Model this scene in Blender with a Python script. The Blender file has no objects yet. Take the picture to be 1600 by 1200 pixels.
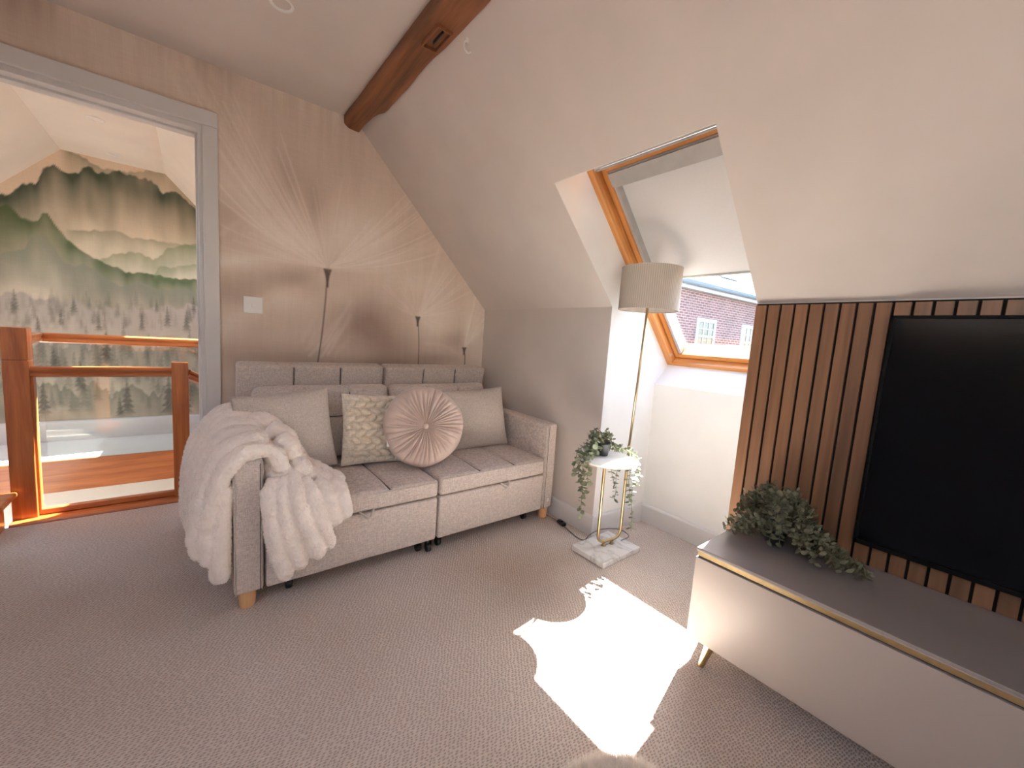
import bpy, bmesh, math, random
import numpy as np
from mathutils import Vector, Matrix, noise as mnoise
random.seed(7); RNG = np.random.default_rng(7)
PI = math.pi
S = bpy.context.scene
C = S.collection

# ------------------------------------------------------------------ camera
CAM = np.array([0.0, 0.0, 1.07])                      # metres above the carpet
FPX = 624.18                                          # focal length in pixels of the 1600 px frame
AX = np.array([[0.7823072435, -0.6191811423, 0.0678976413],      # image right
               [-0.0154539623, -0.1282635726, -0.9916197008],    # image down
               [0.6227010132, 0.7747019872, -0.1099103240]])     # view direction
cam_data = bpy.data.cameras.new('camera'); cam = bpy.data.objects.new('camera', cam_data); C.objects.link(cam)
cam_data.sensor_width = 36.0; cam_data.lens = 36.0 * FPX / 1600.0; cam_data.clip_start = 0.02; cam_data.clip_end = 300
M = Matrix.Identity(4)
for r in range(3):
    M[r][0] = AX[0][r]; M[r][1] = -AX[1][r]; M[r][2] = -AX[2][r]; M[r][3] = CAM[r]
cam.matrix_world = M
S.camera = cam

def pix(px, py, axis, val):                           # pixel of the photograph -> point on an axis-aligned plane
    d = AX.T @ np.array([(px - 800) / FPX, (py - 600) / FPX, 1.0])
    return CAM + d * ((val - CAM[axis]) / d[axis])

# ------------------------------------------------------------------ light
SUN_TO = Vector((0.79, 0.172, 1.0)).normalized()      # towards the sun, from the sunlit patch on the carpet
sun_d = bpy.data.lights.new('sun', 'SUN'); sun_d.energy = 7.6; sun_d.angle = math.radians(0.55); sun_d.color = (1.0, 0.95, 0.90)
sun_o = bpy.data.objects.new('sun', sun_d); C.objects.link(sun_o)
sun_o.rotation_mode = 'QUATERNION'; sun_o.rotation_quaternion = SUN_TO.to_track_quat('Z', 'Y'); sun_o.location = (6, 2, 9)
W = bpy.data.worlds.new('world'); S.world = W; W.use_nodes = True
wt = W.node_tree; sky = wt.nodes.new('ShaderNodeTexSky'); sky.sky_type = 'NISHITA'; sky.sun_disc = False
sky.sun_elevation = math.radians(51.5); sky.sun_rotation = math.radians(77); sky.air_density = 1.0; sky.dust_density = 1.5; sky.ozone_density = 1.0
wt.links.new(sky.outputs[0], wt.nodes['Background'].inputs[0]); wt.nodes['Background'].inputs[1].default_value = 0.108
S.view_settings.view_transform = 'Standard'; S.view_settings.look = 'None'; S.view_settings.gamma = 1.0
S.view_settings.use_curve_mapping = False; S.view_settings.exposure = 4.08
S.cycles.max_bounces = 14; S.cycles.diffuse_bounces = 9; S.cycles.glossy_bounces = 4; S.cycles.transparent_max_bounces = 12
S.cycles.caustics_reflective = False; S.cycles.caustics_refractive = False; S.cycles.sample_clamp_indirect = 12

# ------------------------------------------------------------------ materials
def lin(r, g=None, b=None):
    if g is None: r, g, b = r
    f = lambda c: (c / 255 / 12.92) if c / 255 <= 0.04045 else ((c / 255 + 0.055) / 1.055) ** 2.4
    return (f(r), f(g), f(b), 1.0)
class NT:
    def __init__(s, name):
        s.m = bpy.data.materials.new(name); s.m.use_nodes = True; s.t = s.m.node_tree; s.b = s.t.nodes['Principled BSDF']
    def n(s, typ, **kw):
        x = s.t.nodes.new('ShaderNode' + typ)
        for k, v in kw.items():
            if k.startswith('i_'):
                key = k[2:]; key = int(key) if key.isdigit() else key.replace('_', ' ')
                x.inputs[key].default_value = v
            else: setattr(x, k, v)
        return x
    def l(s, a, b): s.t.links.new(a, b)
    def coords(s, kind='Object', scale=(1, 1, 1)):
        c = s.n('TexCoord'); mp = s.n('Mapping'); mp.inputs['Scale'].default_value = scale
        s.l(c.outputs[kind], mp.inputs[0]); return mp.outputs[0]
    def ramp(s, fac, stops):
        r = s.n('ValToRGB'); e = r.color_ramp.elements
        while len(e) < len(stops): e.new(0.5)
        for i, (p, c) in enumerate(stops): e[i].position = p; e[i].color = c
        s.l(fac, r.inputs[0]); return r.outputs[0]
    def bump(s, h, strength=0.3, dist=0.002, nrm=None):
        b = s.n('Bump'); b.inputs['Strength'].default_value = strength; b.inputs['Distance'].default_value = dist
        s.l(h, b.inputs['Height'])
        if nrm is not None: s.l(nrm, b.inputs['Normal'])
        s.l(b.outputs[0], s.b.inputs['Normal']); return b.outputs[0]
    def mixrgb(s, fac, a, b, mode='MIX'):
        x = s.n('MixRGB', blend_type=mode)
        for i, v in enumerate((fac, a, b)):
            if hasattr(v, 'links'): s.l(v, x.inputs[i])
            else: x.inputs[i].default_value = v
        return x.outputs[0]
def setp(b, **kw):
    for k, v in kw.items(): b.inputs[k.replace('_', ' ')].default_value = v
def plain(name, col, rough=0.5, metal=0.0, var=0.06, scale=18, bump=0.0, bscale=250, spec=0.5, coat=0.0):
    t = NT(name); co = t.coords('Object')
    nz = t.n('TexNoise', i_Scale=scale, i_Detail=5.0); t.l(co, nz.inputs['Vector'])
    d = tuple(c * (1 - var * 2.2) for c in col[:3]) + (1,); h = tuple(min(1, c * (1 + var * 1.6)) for c in col[:3]) + (1,)
    t.l(t.ramp(nz.outputs['Fac'], [(0.3, d), (0.7, h)]), t.b.inputs['Base Color'])
    setp(t.b, Roughness=rough, Metallic=metal); t.b.inputs['Specular IOR Level'].default_value = spec
    if coat: t.b.inputs['Coat Weight'].default_value = coat
    if bump:
        n2 = t.n('TexNoise', i_Scale=bscale, i_Detail=3.0); t.l(co, n2.inputs['Vector']); t.bump(n2.outputs['Fac'], bump, 0.002)
    return t.m
def fabric(name, col, weave=900, rough=0.92, var=0.10, strength=0.35, sheen=0.3):
    t = NT(name); co = t.coords('Object')
    vx = t.n('TexNoise', i_Scale=1.0, i_Detail=2.0); mp = t.coords('Object', (weave, weave * 0.12, weave * 0.12)); t.l(mp, vx.inputs['Vector'])
    vz = t.n('TexNoise', i_Scale=1.0, i_Detail=2.0); mq = t.coords('Object', (weave * 0.12, weave * 0.12, weave)); t.l(mq, vz.inputs['Vector'])
    ad = t.n('Math', operation='ADD'); t.l(vx.outputs['Fac'], ad.inputs[0]); t.l(vz.outputs['Fac'], ad.inputs[1])
    hf = t.n('Math', operation='MULTIPLY'); t.l(ad.outputs[0], hf.inputs[0]); hf.inputs[1].default_value = 0.5
    d = tuple(c * (1 - var * 2) for c in col[:3]) + (1,); h = tuple(min(1, c * (1 + var * 2)) for c in col[:3]) + (1,)
    t.l(t.ramp(hf.outputs[0], [(0.36, d), (0.64, h)]), t.b.inputs['Base Color'])
    setp(t.b, Roughness=rough); t.b.inputs['Specular IOR Level'].default_value = 0.2; t.b.inputs['Sheen Weight'].default_value = sheen
    t.bump(hf.outputs[0], strength, 0.001)
    return t.m
def wood(name, dark, light, axis='Z', ring=9.0, rough=0.5, along=1.3, across=26, coat=0.0, rand=True, rot=None):
    t = NT(name); sc = {'X': (along, across, across), 'Y': (across, along, across), 'Z': (across, across, along)}[axis]
    c = t.n('TexCoord'); vec = c.outputs['Object']
    if rot:
        m0 = t.n('Mapping'); m0.inputs['Rotation'].default_value = rot; t.l(vec, m0.inputs[0]); vec = m0.outputs[0]
    if rand:
        oi = t.n('ObjectInfo'); mu = t.n('VectorMath', operation='SCALE'); mu.inputs[0].default_value = (7.3, 4.1, 9.7); t.l(oi.outputs['Random'], mu.inputs['Scale'])
        av = t.n('VectorMath', operation='ADD'); t.l(vec, av.inputs[0]); t.l(mu.outputs[0], av.inputs[1]); vec = av.outputs[0]
    mp = t.n('Mapping'); mp.inputs['Scale'].default_value = sc; t.l(vec, mp.inputs[0])
    n1 = t.n('TexNoise', i_Scale=1.0, i_Detail=4.0, i_Distortion=0.9); t.l(mp.outputs[0], n1.inputs['Vector'])
    sc2 = tuple(s * 6 for s in sc); m2 = t.n('Mapping'); m2.inputs['Scale'].default_value = sc2; t.l(vec, m2.inputs[0])
    n2 = t.n('TexNoise', i_Scale=1.0, i_Detail=3.0); t.l(m2.outputs[0], n2.inputs['Vector'])
    w = t.n('Math', operation='MULTIPLY'); t.l(n1.outputs['Fac'], w.inputs[0]); w.inputs[1].default_value = ring
    fr = t.n('Math', operation='PINGPONG'); t.l(w.outputs[0], fr.inputs[0]); fr.inputs[1].default_value = 1.0
    mx = t.n('Math', operation='MULTIPLY_ADD'); t.l(n2.outputs['Fac'], mx.inputs[0]); mx.inputs[1].default_value = 0.75; t.l(fr.outputs[0], mx.inputs[2])
    sc3 = t.n('Math', operation='MULTIPLY'); t.l(mx.outputs[0], sc3.inputs[0]); sc3.inputs[1].default_value = 0.6
    col = t.ramp(sc3.outputs[0], [(0.05, dark), (0.85, light)])
    if rand:
        hs = t.n('HueSaturation'); t.l(col, hs.inputs['Color']); mr = t.n('MapRange'); t.l(oi.outputs['Random'], mr.inputs[0]); mr.inputs[3].default_value = 0.82; mr.inputs[4].default_value = 1.16
        t.l(mr.outputs[0], hs.inputs['Value']); col = hs.outputs[0]
    t.l(col, t.b.inputs['Base Color']); setp(t.b, Roughness=rough)
    if coat: t.b.inputs['Coat Weight'].default_value = coat; t.b.inputs['Coat Roughness'].default_value = 0.15
    t.bump(sc3.outputs[0], 0.12, 0.001)
    return t.m
def wallpaint(name, col, var=0.025):
    return plain(name, col, 0.85, 0, var, 3.0, 0.06, 160, 0.25)

MT = {}
MT['wall'] = wallpaint('warm_white_paint', (0.61, 0.55, 0.505, 1))
MT['ceil'] = wallpaint('ceiling_paint', (0.655, 0.590, 0.548, 1))
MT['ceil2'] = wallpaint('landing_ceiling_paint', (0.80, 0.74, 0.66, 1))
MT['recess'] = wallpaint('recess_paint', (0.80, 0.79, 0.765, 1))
MT['trim'] = plain('trim_satin_white', (0.66, 0.645, 0.635, 1), 0.42, 0, 0.02, 4)
MT['gold'] = plain('brushed_brass', (0.56, 0.43, 0.235, 1), 0.30, 1.0, 0.05, 40)
MT['black'] = plain('black_plastic', (0.012, 0.012, 0.013, 1), 0.45, 0, 0.1, 30)
MT['chrome'] = plain('aluminium', (0.62, 0.63, 0.64, 1), 0.35, 1.0, 0.04, 30)
MT['whitep'] = plain('white_plastic', (0.80, 0.79, 0.77, 1), 0.35, 0, 0.02, 10)

# ------------------------------------------------------------------ mesh helpers
def tagp(o, label=None, cat=None, group=None, kind=None):
    if label: o['label'] = label
    if cat: o['category'] = cat
    if group: o['group'] = group
    if kind: o['kind'] = kind
    return o
def empty(name, loc=(0, 0, 0), rz=0.0, label=None, cat=None, group=None, kind=None):
    o = bpy.data.objects.new(name, None); C.objects.link(o); o.location = loc; o.rotation_euler = (0, 0, rz); o.empty_display_size = 0.05
    return tagp(o, label, cat, group, kind)
def link(name, me, m=None, parent=None, smooth=False, loc=None, rot=None):
    o = bpy.data.objects.new(name, me); C.objects.link(o)
    if m is not None: me.materials.clear(); me.materials.append(MT[m] if isinstance(m, str) else m)
    if parent is not None: o.parent = parent
    if loc is not None: o.location = loc
    if rot is not None: o.rotation_euler = rot
    if smooth: me.polygons.foreach_set('use_smooth', [True] * len(me.polygons))
    return o
def pmesh(verts, faces, name='mesh'):
    me = bpy.data.meshes.new(name); me.from_pydata([tuple(map(float, v)) for v in verts], [], [tuple(map(int, f)) for f in faces]); me.validate(); me.update(); return me
class MB:
    """collects shapes of ONE part"""
    def __init__(s): s.bm = bmesh.new()
    def box(s, lo, hi, bev=0.0, seg=2, mat=None):
        b = bmesh.new(); bmesh.ops.create_cube(b, size=1.0)
        for v in b.verts: v.co = Vector([lo[i] + (v.co[i] + 0.5) * (hi[i] - lo[i]) for i in range(3)])
        if bev > 0: bmesh.ops.bevel(b, geom=list(b.edges), offset=bev, segments=seg, affect='EDGES', profile=0.5)
        s.add(b, mat); return s
    def add(s, b, mat=None):
        if mat is not None: b.transform(mat)
        me = bpy.data.meshes.new('t'); b.to_mesh(me); b.free(); s.bm.from_mesh(me); bpy.data.meshes.remove(me)
    def tube(s, pts, r, seg=10, cap=True, closed=False):
        v, f = tube_data(pts, r, seg, cap, closed); s.raw(v, f); return s
    def raw(s, v, f):
        vs = [s.bm.verts.new(tuple(map(float, p))) for p in v]
        for q in f:
            try: s.bm.faces.new([vs[i] for i in q])
            except ValueError: pass
        return s
    def lathe(s, prof, seg=32, mat=None, capb=False, capt=False):
        v = []; f = []
        for (r, z) in prof:
            for k in range(seg): a = 2 * PI * k / seg; v.append((r * math.cos(a), r * math.sin(a), z))
        for i in range(len(prof) - 1):
            for k in range(seg):
                k2 = (k + 1) % seg; f.append((i * seg + k, i * seg + k2, (i + 1) * seg + k2, (i + 1) * seg + k))
        if capb: f.append(tuple(range(seg))[::-1])
        if capt: f.append(tuple((len(prof) - 1) * seg + k for k in range(seg)))
        if mat is not None: v = [tuple(mat @ Vector(p)) for p in v]
        s.raw(v, f); return s
    def build(s, name, m, parent=None, smooth=False, loc=None, rot=None, angle=None):
        bmesh.ops.recalc_face_normals(s.bm, faces=list(s.bm.faces))
        me = bpy.data.meshes.new(name); s.bm.to_mesh(me); s.bm.free()
        o = link(name, me, m, parent, smooth, loc, rot)
        if angle: shade_auto(me, angle)
        return o
def shade_auto(me, deg=35):
    me.polygons.foreach_set('use_smooth', [True] * len(me.polygons))
    try: me.set_sharp_from_angle(angle=math.radians(deg))
    except Exception: pass
def tube_data(pts, r, seg=10, cap=True, closed=False):
    P = [Vector(p) for p in pts]; n = len(P); rr = list(r) if hasattr(r, '__len__') else [r] * n
    v = []; f = []; up = None
    for i in range(n):
        if closed: t = (P[(i + 1) % n] - P[i - 1])
        else: t = P[min(i + 1, n - 1)] - P[max(i - 1, 0)]
        t = t.normalized() if t.length > 1e-9 else Vector((0, 0, 1))
        if up is None: up = Vector((0, 0, 1)) if abs(t.z) < 0.9 else Vector((1, 0, 0))
        a = t.cross(up)
        if a.length < 1e-6: a = t.orthogonal()
        a.normalize(); b = a.cross(t).normalized(); up = b
        for k in range(seg):
            th = 2 * PI * k / seg; v.append(P[i] + (a * math.cos(th) + b * math.sin(th)) * rr[i])
    m = n if closed else n - 1
    for i in range(m):
        j = (i + 1) % n
        for k in range(seg):
            k2 = (k + 1) % seg; f.append((i * seg + k, i * seg + k2, j * seg + k2, j * seg + k))
    if cap and not closed:
        f.append(tuple(range(seg))[::-1]); f.append(tuple((n - 1) * seg + k for k in range(seg)))
    return v, f
def catmull(pts, n=8):
    P = [np.array(p, float) for p in pts]; out = []
    for i in range(len(P) - 1):
        p0 = P[max(i - 1, 0)]; p1 = P[i]; p2 = P[i + 1]; p3 = P[min(i + 2, len(P) - 1)]
        for k in range(n):
            t = k / n; out.append(0.5 * ((2 * p1) + (-p0 + p2) * t + (2 * p0 - 5 * p1 + 4 * p2 - p3) * t * t + (-p0 + 3 * p1 - 3 * p2 + p3) * t ** 3))
    out.append(P[-1]); return out
def slab(polys, off):
    """polygons extruded by the vector off (one mesh)"""
    mb = MB()
    for poly in polys:
        n = len(poly); v = [Vector(p) for p in poly] + [Vector(p) + Vector(off) for p in poly]
        f = [tuple(range(n)), tuple(range(2 * n - 1, n - 1, -1))] + [(i, i + n, (i + 1) % n + n, (i + 1) % n) for i in range(n)]
        mb.raw(v, f)
    return mb
def struct(o): o['kind'] = 'structure'; return o
def rbox(half, r, res, puff=0.0, seams_u=(), seams_v=(), depth=0.006, sw=0.008, up=2, both=False, noise=0.0, nscale=6.0, seed=0):
    """rounded cushion block; seams are grooves pressed into the +up face (u, v in -1..1)"""
    ax = [a for a in range(3) if a != up]; hu, hv, hw = half[ax[0]], half[ax[1]], half[up]
    def lines(h, n, seams):
        L = set(np.round(np.linspace(-1, 1, n + 1), 5).tolist())
        for s in seams:
            for d in (-2, -1, -0.5, 0, 0.5, 1, 2): L.add(round(float(np.clip(s + d * sw / h, -1, 1)), 5))
        rr = r / h
        for d in (0.12, 0.35, 0.65, 1.0): L.add(round(-1 + rr * d, 5)); L.add(round(1 - rr * d, 5))
        return sorted(L)
    U = lines(hu, res[0], seams_u); V = lines(hv, res[1], seams_v); Wn = sorted(set([-1, 1, 0] + [round(-1 + r / hw * d, 5) for d in (0.12, 0.35, 0.65, 1.0)] + [round(1 - r / hw * d, 5) for d in (0.12, 0.35, 0.65, 1.0)]))
    Wn = [w for w in Wn if -1 <= w <= 1]
    vid = {}; V3 = []; F = []
    def vert(u, v, w):
        k = (u, v, w)
        if k not in vid: vid[k] = len(V3); V3.append(k)
        return vid[k]
    def face_grid(A, B, fn, flip):
        for i in range(len(A) - 1):
            for j in range(len(B) - 1):
                q = [fn(A[i], B[j]), fn(A[i + 1], B[j]), fn(A[i + 1], B[j + 1]), fn(A[i], B[j + 1])]
                F.append(q[::-1] if flip else q)
    face_grid(U, V, lambda a, b: vert(a, b, 1), False); face_grid(U, V, lambda a, b: vert(a, b, -1), True)
    face_grid(U, Wn, lambda a, b: vert(a, -1, b), False); face_grid(U, Wn, lambda a, b: vert(a, 1, b), True)
    face_grid(V, Wn, lambda a, b: vert(-1, a, b), True); face_grid(V, Wn, lambda a, b: vert(1, a, b), False)
    A = np.array(V3, float); p = A * np.array([hu, hv, hw]); inner = np.clip(p, -(np.array([hu, hv, hw]) - r), np.array([hu, hv, hw]) - r)
    d = p - inner; L = np.linalg.norm(d, axis=1, keepdims=True); L[L == 0] = 1; p = inner + d / L * r
    shape = np.clip(1 - A[:, 0] ** 4, 0, 1) * np.clip(1 - A[:, 1] ** 4, 0, 1)
    g = np.zeros(len(A)); pf = np.ones(len(A)) * puff
    for s in seams_u: g += depth * np.exp(-(((A[:, 0] - s) * hu) / sw) ** 2); pf *= 1 - 0.45 * np.exp(-(((A[:, 0] - s) * hu) / (sw * 7)) ** 2)
    for s in seams_v: g += depth * np.exp(-(((A[:, 1] - s) * hv) / sw) ** 2); pf *= 1 - 0.45 * np.exp(-(((A[:, 1] - s) * hv) / (sw * 7)) ** 2)
    top = A[:, 2] > 0.99; p[:, 2] += np.where(top, pf * shape - np.minimum(g, depth) * (0.3 + 0.7 * (shape > 0.02)), 0)
    if both: bot = A[:, 2] < -0.99; p[:, 2] -= np.where(bot, pf * shape, 0)
    if noise:
        for i in range(len(p)):
            q = Vector(p[i]) * nscale + Vector((seed * 3.1, seed * 1.7, 0)); nv = mnoise.noise_vector(q); p[i] += np.array(nv) * noise
    out = np.zeros_like(p); out[:, ax[0]] = p[:, 0]; out[:, ax[1]] = p[:, 1]; out[:, up] = p[:, 2]
    if up == 1: F = [q[::-1] for q in F]
    me = pmesh(out, F)
    return me
def seam_on(o, pts, r=0.0016, name='seam', m=None):
    """a stitched seam: thin thread laid on the part o"""
    mb = MB(); mb.tube(pts, r, 5); return mb.build(name, m or 'thread', o, True)
# ================================================================== the room
KX, BY, ZC, CE, XF, SL = 1.755, 2.578, 1.281, 2.284, 0.762, 1.011     # knee wall, back wall, crease, ceiling, slope start, slope
YF = -2.5                                                             # wall behind the camera
NL = math.hypot(SL, 1.0); ES = Vector((1, 0, -SL)) / NL; EN = Vector((SL, 0, 1)) / NL
WO = Vector((1.267, 0, 1.774))                                        # top edge of the roof window opening
def win(s, y, d): return WO + ES * s + EN * d + Vector((0, y, 0))
YL, YR = 1.376, 0.667                                                 # opening edges on the slope
YL2, YR2 = 1.345, 0.655                                               # and at the window frame
DF = 0.19                                                             # depth of the frame face behind the slope
SB = 1.30                                                             # frame bottom along the slope
RX = 2.194                                                            # back wall of the window recess
# --- carpet
t = NT('loop_pile_carpet'); co = t.coords('Object')
mp = t.n('Mapping'); mp.inputs['Rotation'].default_value = (0, 0, math.radians(20)); mp.inputs['Scale'].default_value = (78, 150, 1); t.l(co, mp.inputs[0])
dn = t.n('TexNoise', i_Scale=26.0, i_Detail=1.0); t.l(co, dn.inputs['Vector']); dm = t.n('VectorMath', operation='SCALE'); t.l(dn.outputs['Color'], dm.inputs[0]); dm.inputs['Scale'].default_value = 1.1
da = t.n('VectorMath', operation='ADD'); t.l(mp.outputs[0], da.inputs[0]); t.l(dm.outputs[0], da.inputs[1])
vo = t.n('TexVoronoi', i_Scale=1.0, i_Randomness=0.40); vo.voronoi_dimensions = '2D'; vo.feature = 'SMOOTH_F1'; vo.inputs['Smoothness'].default_value = 0.35; t.l(da.outputs[0], vo.inputs['Vector'])
nz = t.n('TexNoise', i_Scale=2.2, i_Detail=4.0); t.l(co, nz.inputs['Vector'])
n3 = t.n('TexNoise', i_Scale=380.0, i_Detail=2.0); t.l(co, n3.inputs['Vector'])
loop = t.ramp(vo.outputs['Distance'], [(0.06, (0.33, 0.28, 0.245, 1)), (0.26, (0.60, 0.52, 0.465, 1)), (0.50, (0.72, 0.635, 0.575, 1))])
big = t.ramp(nz.outputs['Fac'], [(0.3, (0.90, 0.87, 0.84, 1)), (0.7, (1, 1, 1, 1))])
c1 = t.mixrgb(1.0, loop, big, 'MULTIPLY'); fz = t.ramp(n3.outputs['Fac'], [(0.35, (0.82, 0.81, 0.80, 1)), (0.65, (1, 1, 1, 1))])
t.l(t.mixrgb(1.0, c1, fz, 'MULTIPLY'), t.b.inputs['Base Color']); setp(t.b, Roughness=0.95); t.b.inputs['Specular IOR Level'].default_value = 0.1
t.bump(vo.outputs['Distance'], 0.8, 0.005)
MT['carpet'] = t.m
fl = MB(); fl.box((-KX - 0.1, YF - 0.1, -0.06), (KX, BY, 0)); fl.box((KX, YR - 0.05, -0.06), (RX + 0.05, YL + 0.05, 0)); fl.box((-0.80, BY, -0.06), (0.06, 2.915, 0))
struct(fl.build('floor', 'carpet'))
# --- flat ceiling, slopes
struct(slab([[(-XF, YF, CE), (XF, YF, CE), (XF, BY, CE), (-XF, BY, CE)]], (0, 0, 0.1)).build('ceiling', 'ceil'))
def sp(x, y): return (x, y, ZC + SL * (KX - x))
polys = [[sp(XF, YF), sp(1.267, YF), sp(1.267, BY), sp(XF, BY)], [sp(1.267, YF), sp(KX, YF), sp(KX, YR), sp(1.267, YR)], [sp(1.267, YL), sp(KX, YL), sp(KX, BY), sp(1.267, BY)]]
struct(slab(polys, EN * 0.16).build('ceiling', 'ceil'))
def sm(x, y): return (-x, y, ZC + SL * (KX - x))
YA, YB = -2.25, 0.70                                                 # unseen roof window added in the opposite slope for fill light
XA, XB = 0.86, 1.66
polys = [[sm(XF, YF), sm(XA, YF), sm(XA, BY), sm(XF, BY)], [sm(XB, YF), sm(KX, YF), sm(KX, BY), sm(XB, BY)], [sm(XA, YF), sm(XB, YF), sm(XB, YA), sm(XA, YA)], [sm(XA, YB), sm(XB, YB), sm(XB, BY), sm(XA, BY)]]
struct(slab(polys, Vector((-EN.x, 0, EN.z)) * 0.10).build('ceiling', 'ceil'))
# --- knee walls, front wall
kw = slab([[(KX, YF, 0), (KX, YR, 0), (KX, YR, ZC), (KX, YF, ZC)], [(KX, YL, 0), (KX, BY, 0), (KX, BY, ZC), (KX, YL, ZC)]], (0.06, 0, 0)); struct(kw.build('wall_right', 'wall'))
struct(slab([[(-KX, YF, 0), (-KX, BY, 0), (-KX, BY, ZC), (-KX, YF, ZC)]], (-0.1, 0, 0)).build('wall_left', 'wall'))
gab = [(-KX, 0), (KX, 0), (KX, ZC), (XF, CE), (-XF, CE), (-KX, ZC)]
GX, GZ0, GZ1 = 0.80, 0.75, 2.02                                       # unseen gable window added behind the camera to brighten the room
fw = [[(-KX, 0), (KX, 0), (KX, GZ0), (-KX, GZ0)], [(GX, GZ0), (KX, GZ0), (KX, ZC), (GX, ZC + SL * (KX - GX))], [(-KX, GZ0), (-GX, GZ0), (-GX, ZC + SL * (KX - GX)), (-KX, ZC)], [(-GX, GZ1), (GX, GZ1), (GX, ZC + SL * (KX - GX)), (XF, CE), (-XF, CE), (-GX, ZC + SL * (KX - GX))]]
struct(slab([[(x, YF, z) for x, z in p] for p in fw], (0, -0.1, 0)).build('wall_front', 'wall'))
# --- recess under the roof window
ZS = 0.862
lw = [win(0, YL, 0.003), (KX + 0.003, YL, ZC), (KX + 0.003, YL, 0), (RX, YL2 - 0.003, 0), (RX, YL2, ZS), win(SB, YL2, DF), win(0, YL2, DF)]
def fan(poly): return [[poly[0], poly[1], poly[6]], [poly[1], poly[5], poly[6]], [poly[1], poly[4], poly[5]], [poly[1], poly[2], poly[3], poly[4]]]
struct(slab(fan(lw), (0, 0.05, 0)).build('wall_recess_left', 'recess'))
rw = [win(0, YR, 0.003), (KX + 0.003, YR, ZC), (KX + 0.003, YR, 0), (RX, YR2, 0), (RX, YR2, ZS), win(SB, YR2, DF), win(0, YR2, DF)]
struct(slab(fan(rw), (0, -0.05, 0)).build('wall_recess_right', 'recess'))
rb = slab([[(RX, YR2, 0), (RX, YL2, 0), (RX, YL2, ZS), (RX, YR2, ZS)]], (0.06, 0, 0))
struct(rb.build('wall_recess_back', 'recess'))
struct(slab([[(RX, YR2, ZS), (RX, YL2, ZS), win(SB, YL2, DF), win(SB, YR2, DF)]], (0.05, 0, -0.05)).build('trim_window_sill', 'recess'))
struct(slab([[win(0.003, YR, 0.003), win(0.003, YL, 0.003), win(0, YL2, DF), win(0, YR2, DF)]], -ES * 0.05).build('trim_window_head', 'recess'))
# --- baseboards
def baseb(name, a, b, inward, h=0.113, th=0.015):
    a = Vector((*a, 0)); b = Vector((*b, 0)); n = Vector((*inward, 0)); mb = MB()
    prof = [(0, 0), (th, 0), (th, h - 0.012), (th * 0.75, h - 0.004), (th * 0.35, h), (0, h)]
    v = [p + n * d + Vector((0, 0, z)) for p in (a, b) for d, z in prof]; k = len(prof)
    mb.raw(v, [tuple(range(k)), tuple(range(2 * k - 1, k - 1, -1))] + [(i, i + k, (i + 1) % k + k, (i + 1) % k) for i in range(k)])
    return struct(mb.build(name, 'trim'))
baseb('baseboard_right', (KX, YL - 0.015), (KX, BY), (-1, 0)); baseb('baseboard_recess_left', (KX, YL), (RX, YL2), (0, -1)); baseb('baseboard_recess_back', (RX, YL2), (RX, YR2), (-1, 0))
baseb('baseboard_recess_right', (KX, YR), (RX, YR2), (0, 1)); baseb('baseboard_back', (0.115, BY), (KX, BY), (0, -1)); baseb('baseboard_left', (-KX, YF), (-KX, BY), (1, 0)); baseb('baseboard_front', (-KX, YF), (KX, YF), (0, 1))
# --- the roof window
pine = wood('pine_window_frame', lin(186, 118, 56), lin(220, 158, 94), 'Y', 3.0, 0.4, 2.0, 30, 0.3, False)
pine2 = wood('pine_window_stile', lin(186, 118, 56), lin(220, 158, 94), 'X', 3.0, 0.4, 2.0, 30, 0.3, False, (0, math.radians(-45.3), 0))
MT['pine'] = pine; MT['pine2'] = pine2
tg = NT('clear_glass'); out = [n for n in tg.t.nodes if n.type == 'OUTPUT_MATERIAL'][0]
tr = tg.n('BsdfTransparent'); tr.inputs[0].default_value = (0.96, 0.98, 0.975, 1); gl = tg.n('BsdfGlossy'); gl.inputs['Roughness'].default_value = 0.02
lw_ = tg.n('LayerWeight'); lw_.inputs[0].default_value = 0.5; pw_ = tg.n('Math', operation='POWER'); tg.l(lw_.outputs['Facing'], pw_.inputs[0]); pw_.inputs[1].default_value = 4.0; fr = tg.n('Math', operation='MULTIPLY_ADD'); tg.l(pw_.outputs[0], fr.inputs[0]); fr.inputs[1].default_value = 0.7; fr.inputs[2].default_value = 0.035; mx = tg.n('MixShader'); tg.l(fr.outputs[0], mx.inputs[0]); tg.l(tr.outputs[0], mx.inputs[1]); tg.l(gl.outputs[0], mx.inputs[2]); tg.l(mx.outputs[0], out.inputs[0])
MT['glass'] = tg.m
MT['flap'] = plain('silver_grey_metal', (0.50, 0.50, 0.49, 1), 0.5, 0.3, 0.03)
tb = NT('white_blind_fabric'); out = [n for n in tb.t.nodes if n.type == 'OUTPUT_MATERIAL'][0]
setp(tb.b, Roughness=0.8); nzz = tb.n('TexNoise', i_Scale=300.0); tb.l(tb.coords('Object'), nzz.inputs['Vector'])
tb.l(tb.ramp(nzz.outputs['Fac'], [(0.3, (0.70, 0.70, 0.70, 1)), (0.7, (0.74, 0.74, 0.74, 1))]), tb.b.inputs['Base Color']); MT['blind'] = tb.m
def wbar(s0, s1, y0, y1, d0, d1, bev=0.003):
    b = MB(); q = bmesh.new(); bmesh.ops.create_cube(q, size=1.0)
    for v in q.verts:
        s = s0 + (v.co.x + .5) * (s1 - s0); y = y0 + (v.co.y + .5) * (y1 - y0); d = d0 + (v.co.z + .5) * (d1 - d0); v.co = win(s, y, d)
    if bev: bmesh.ops.bevel(q, geom=list(q.edges), offset=bev, segments=2, affect='EDGES')
    b.add(q); return b
w1 = struct(empty('window_1', (0, 0, 0)))
S0 = 0.035
DG = DF + 0.115                                                      # glass plane
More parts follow.
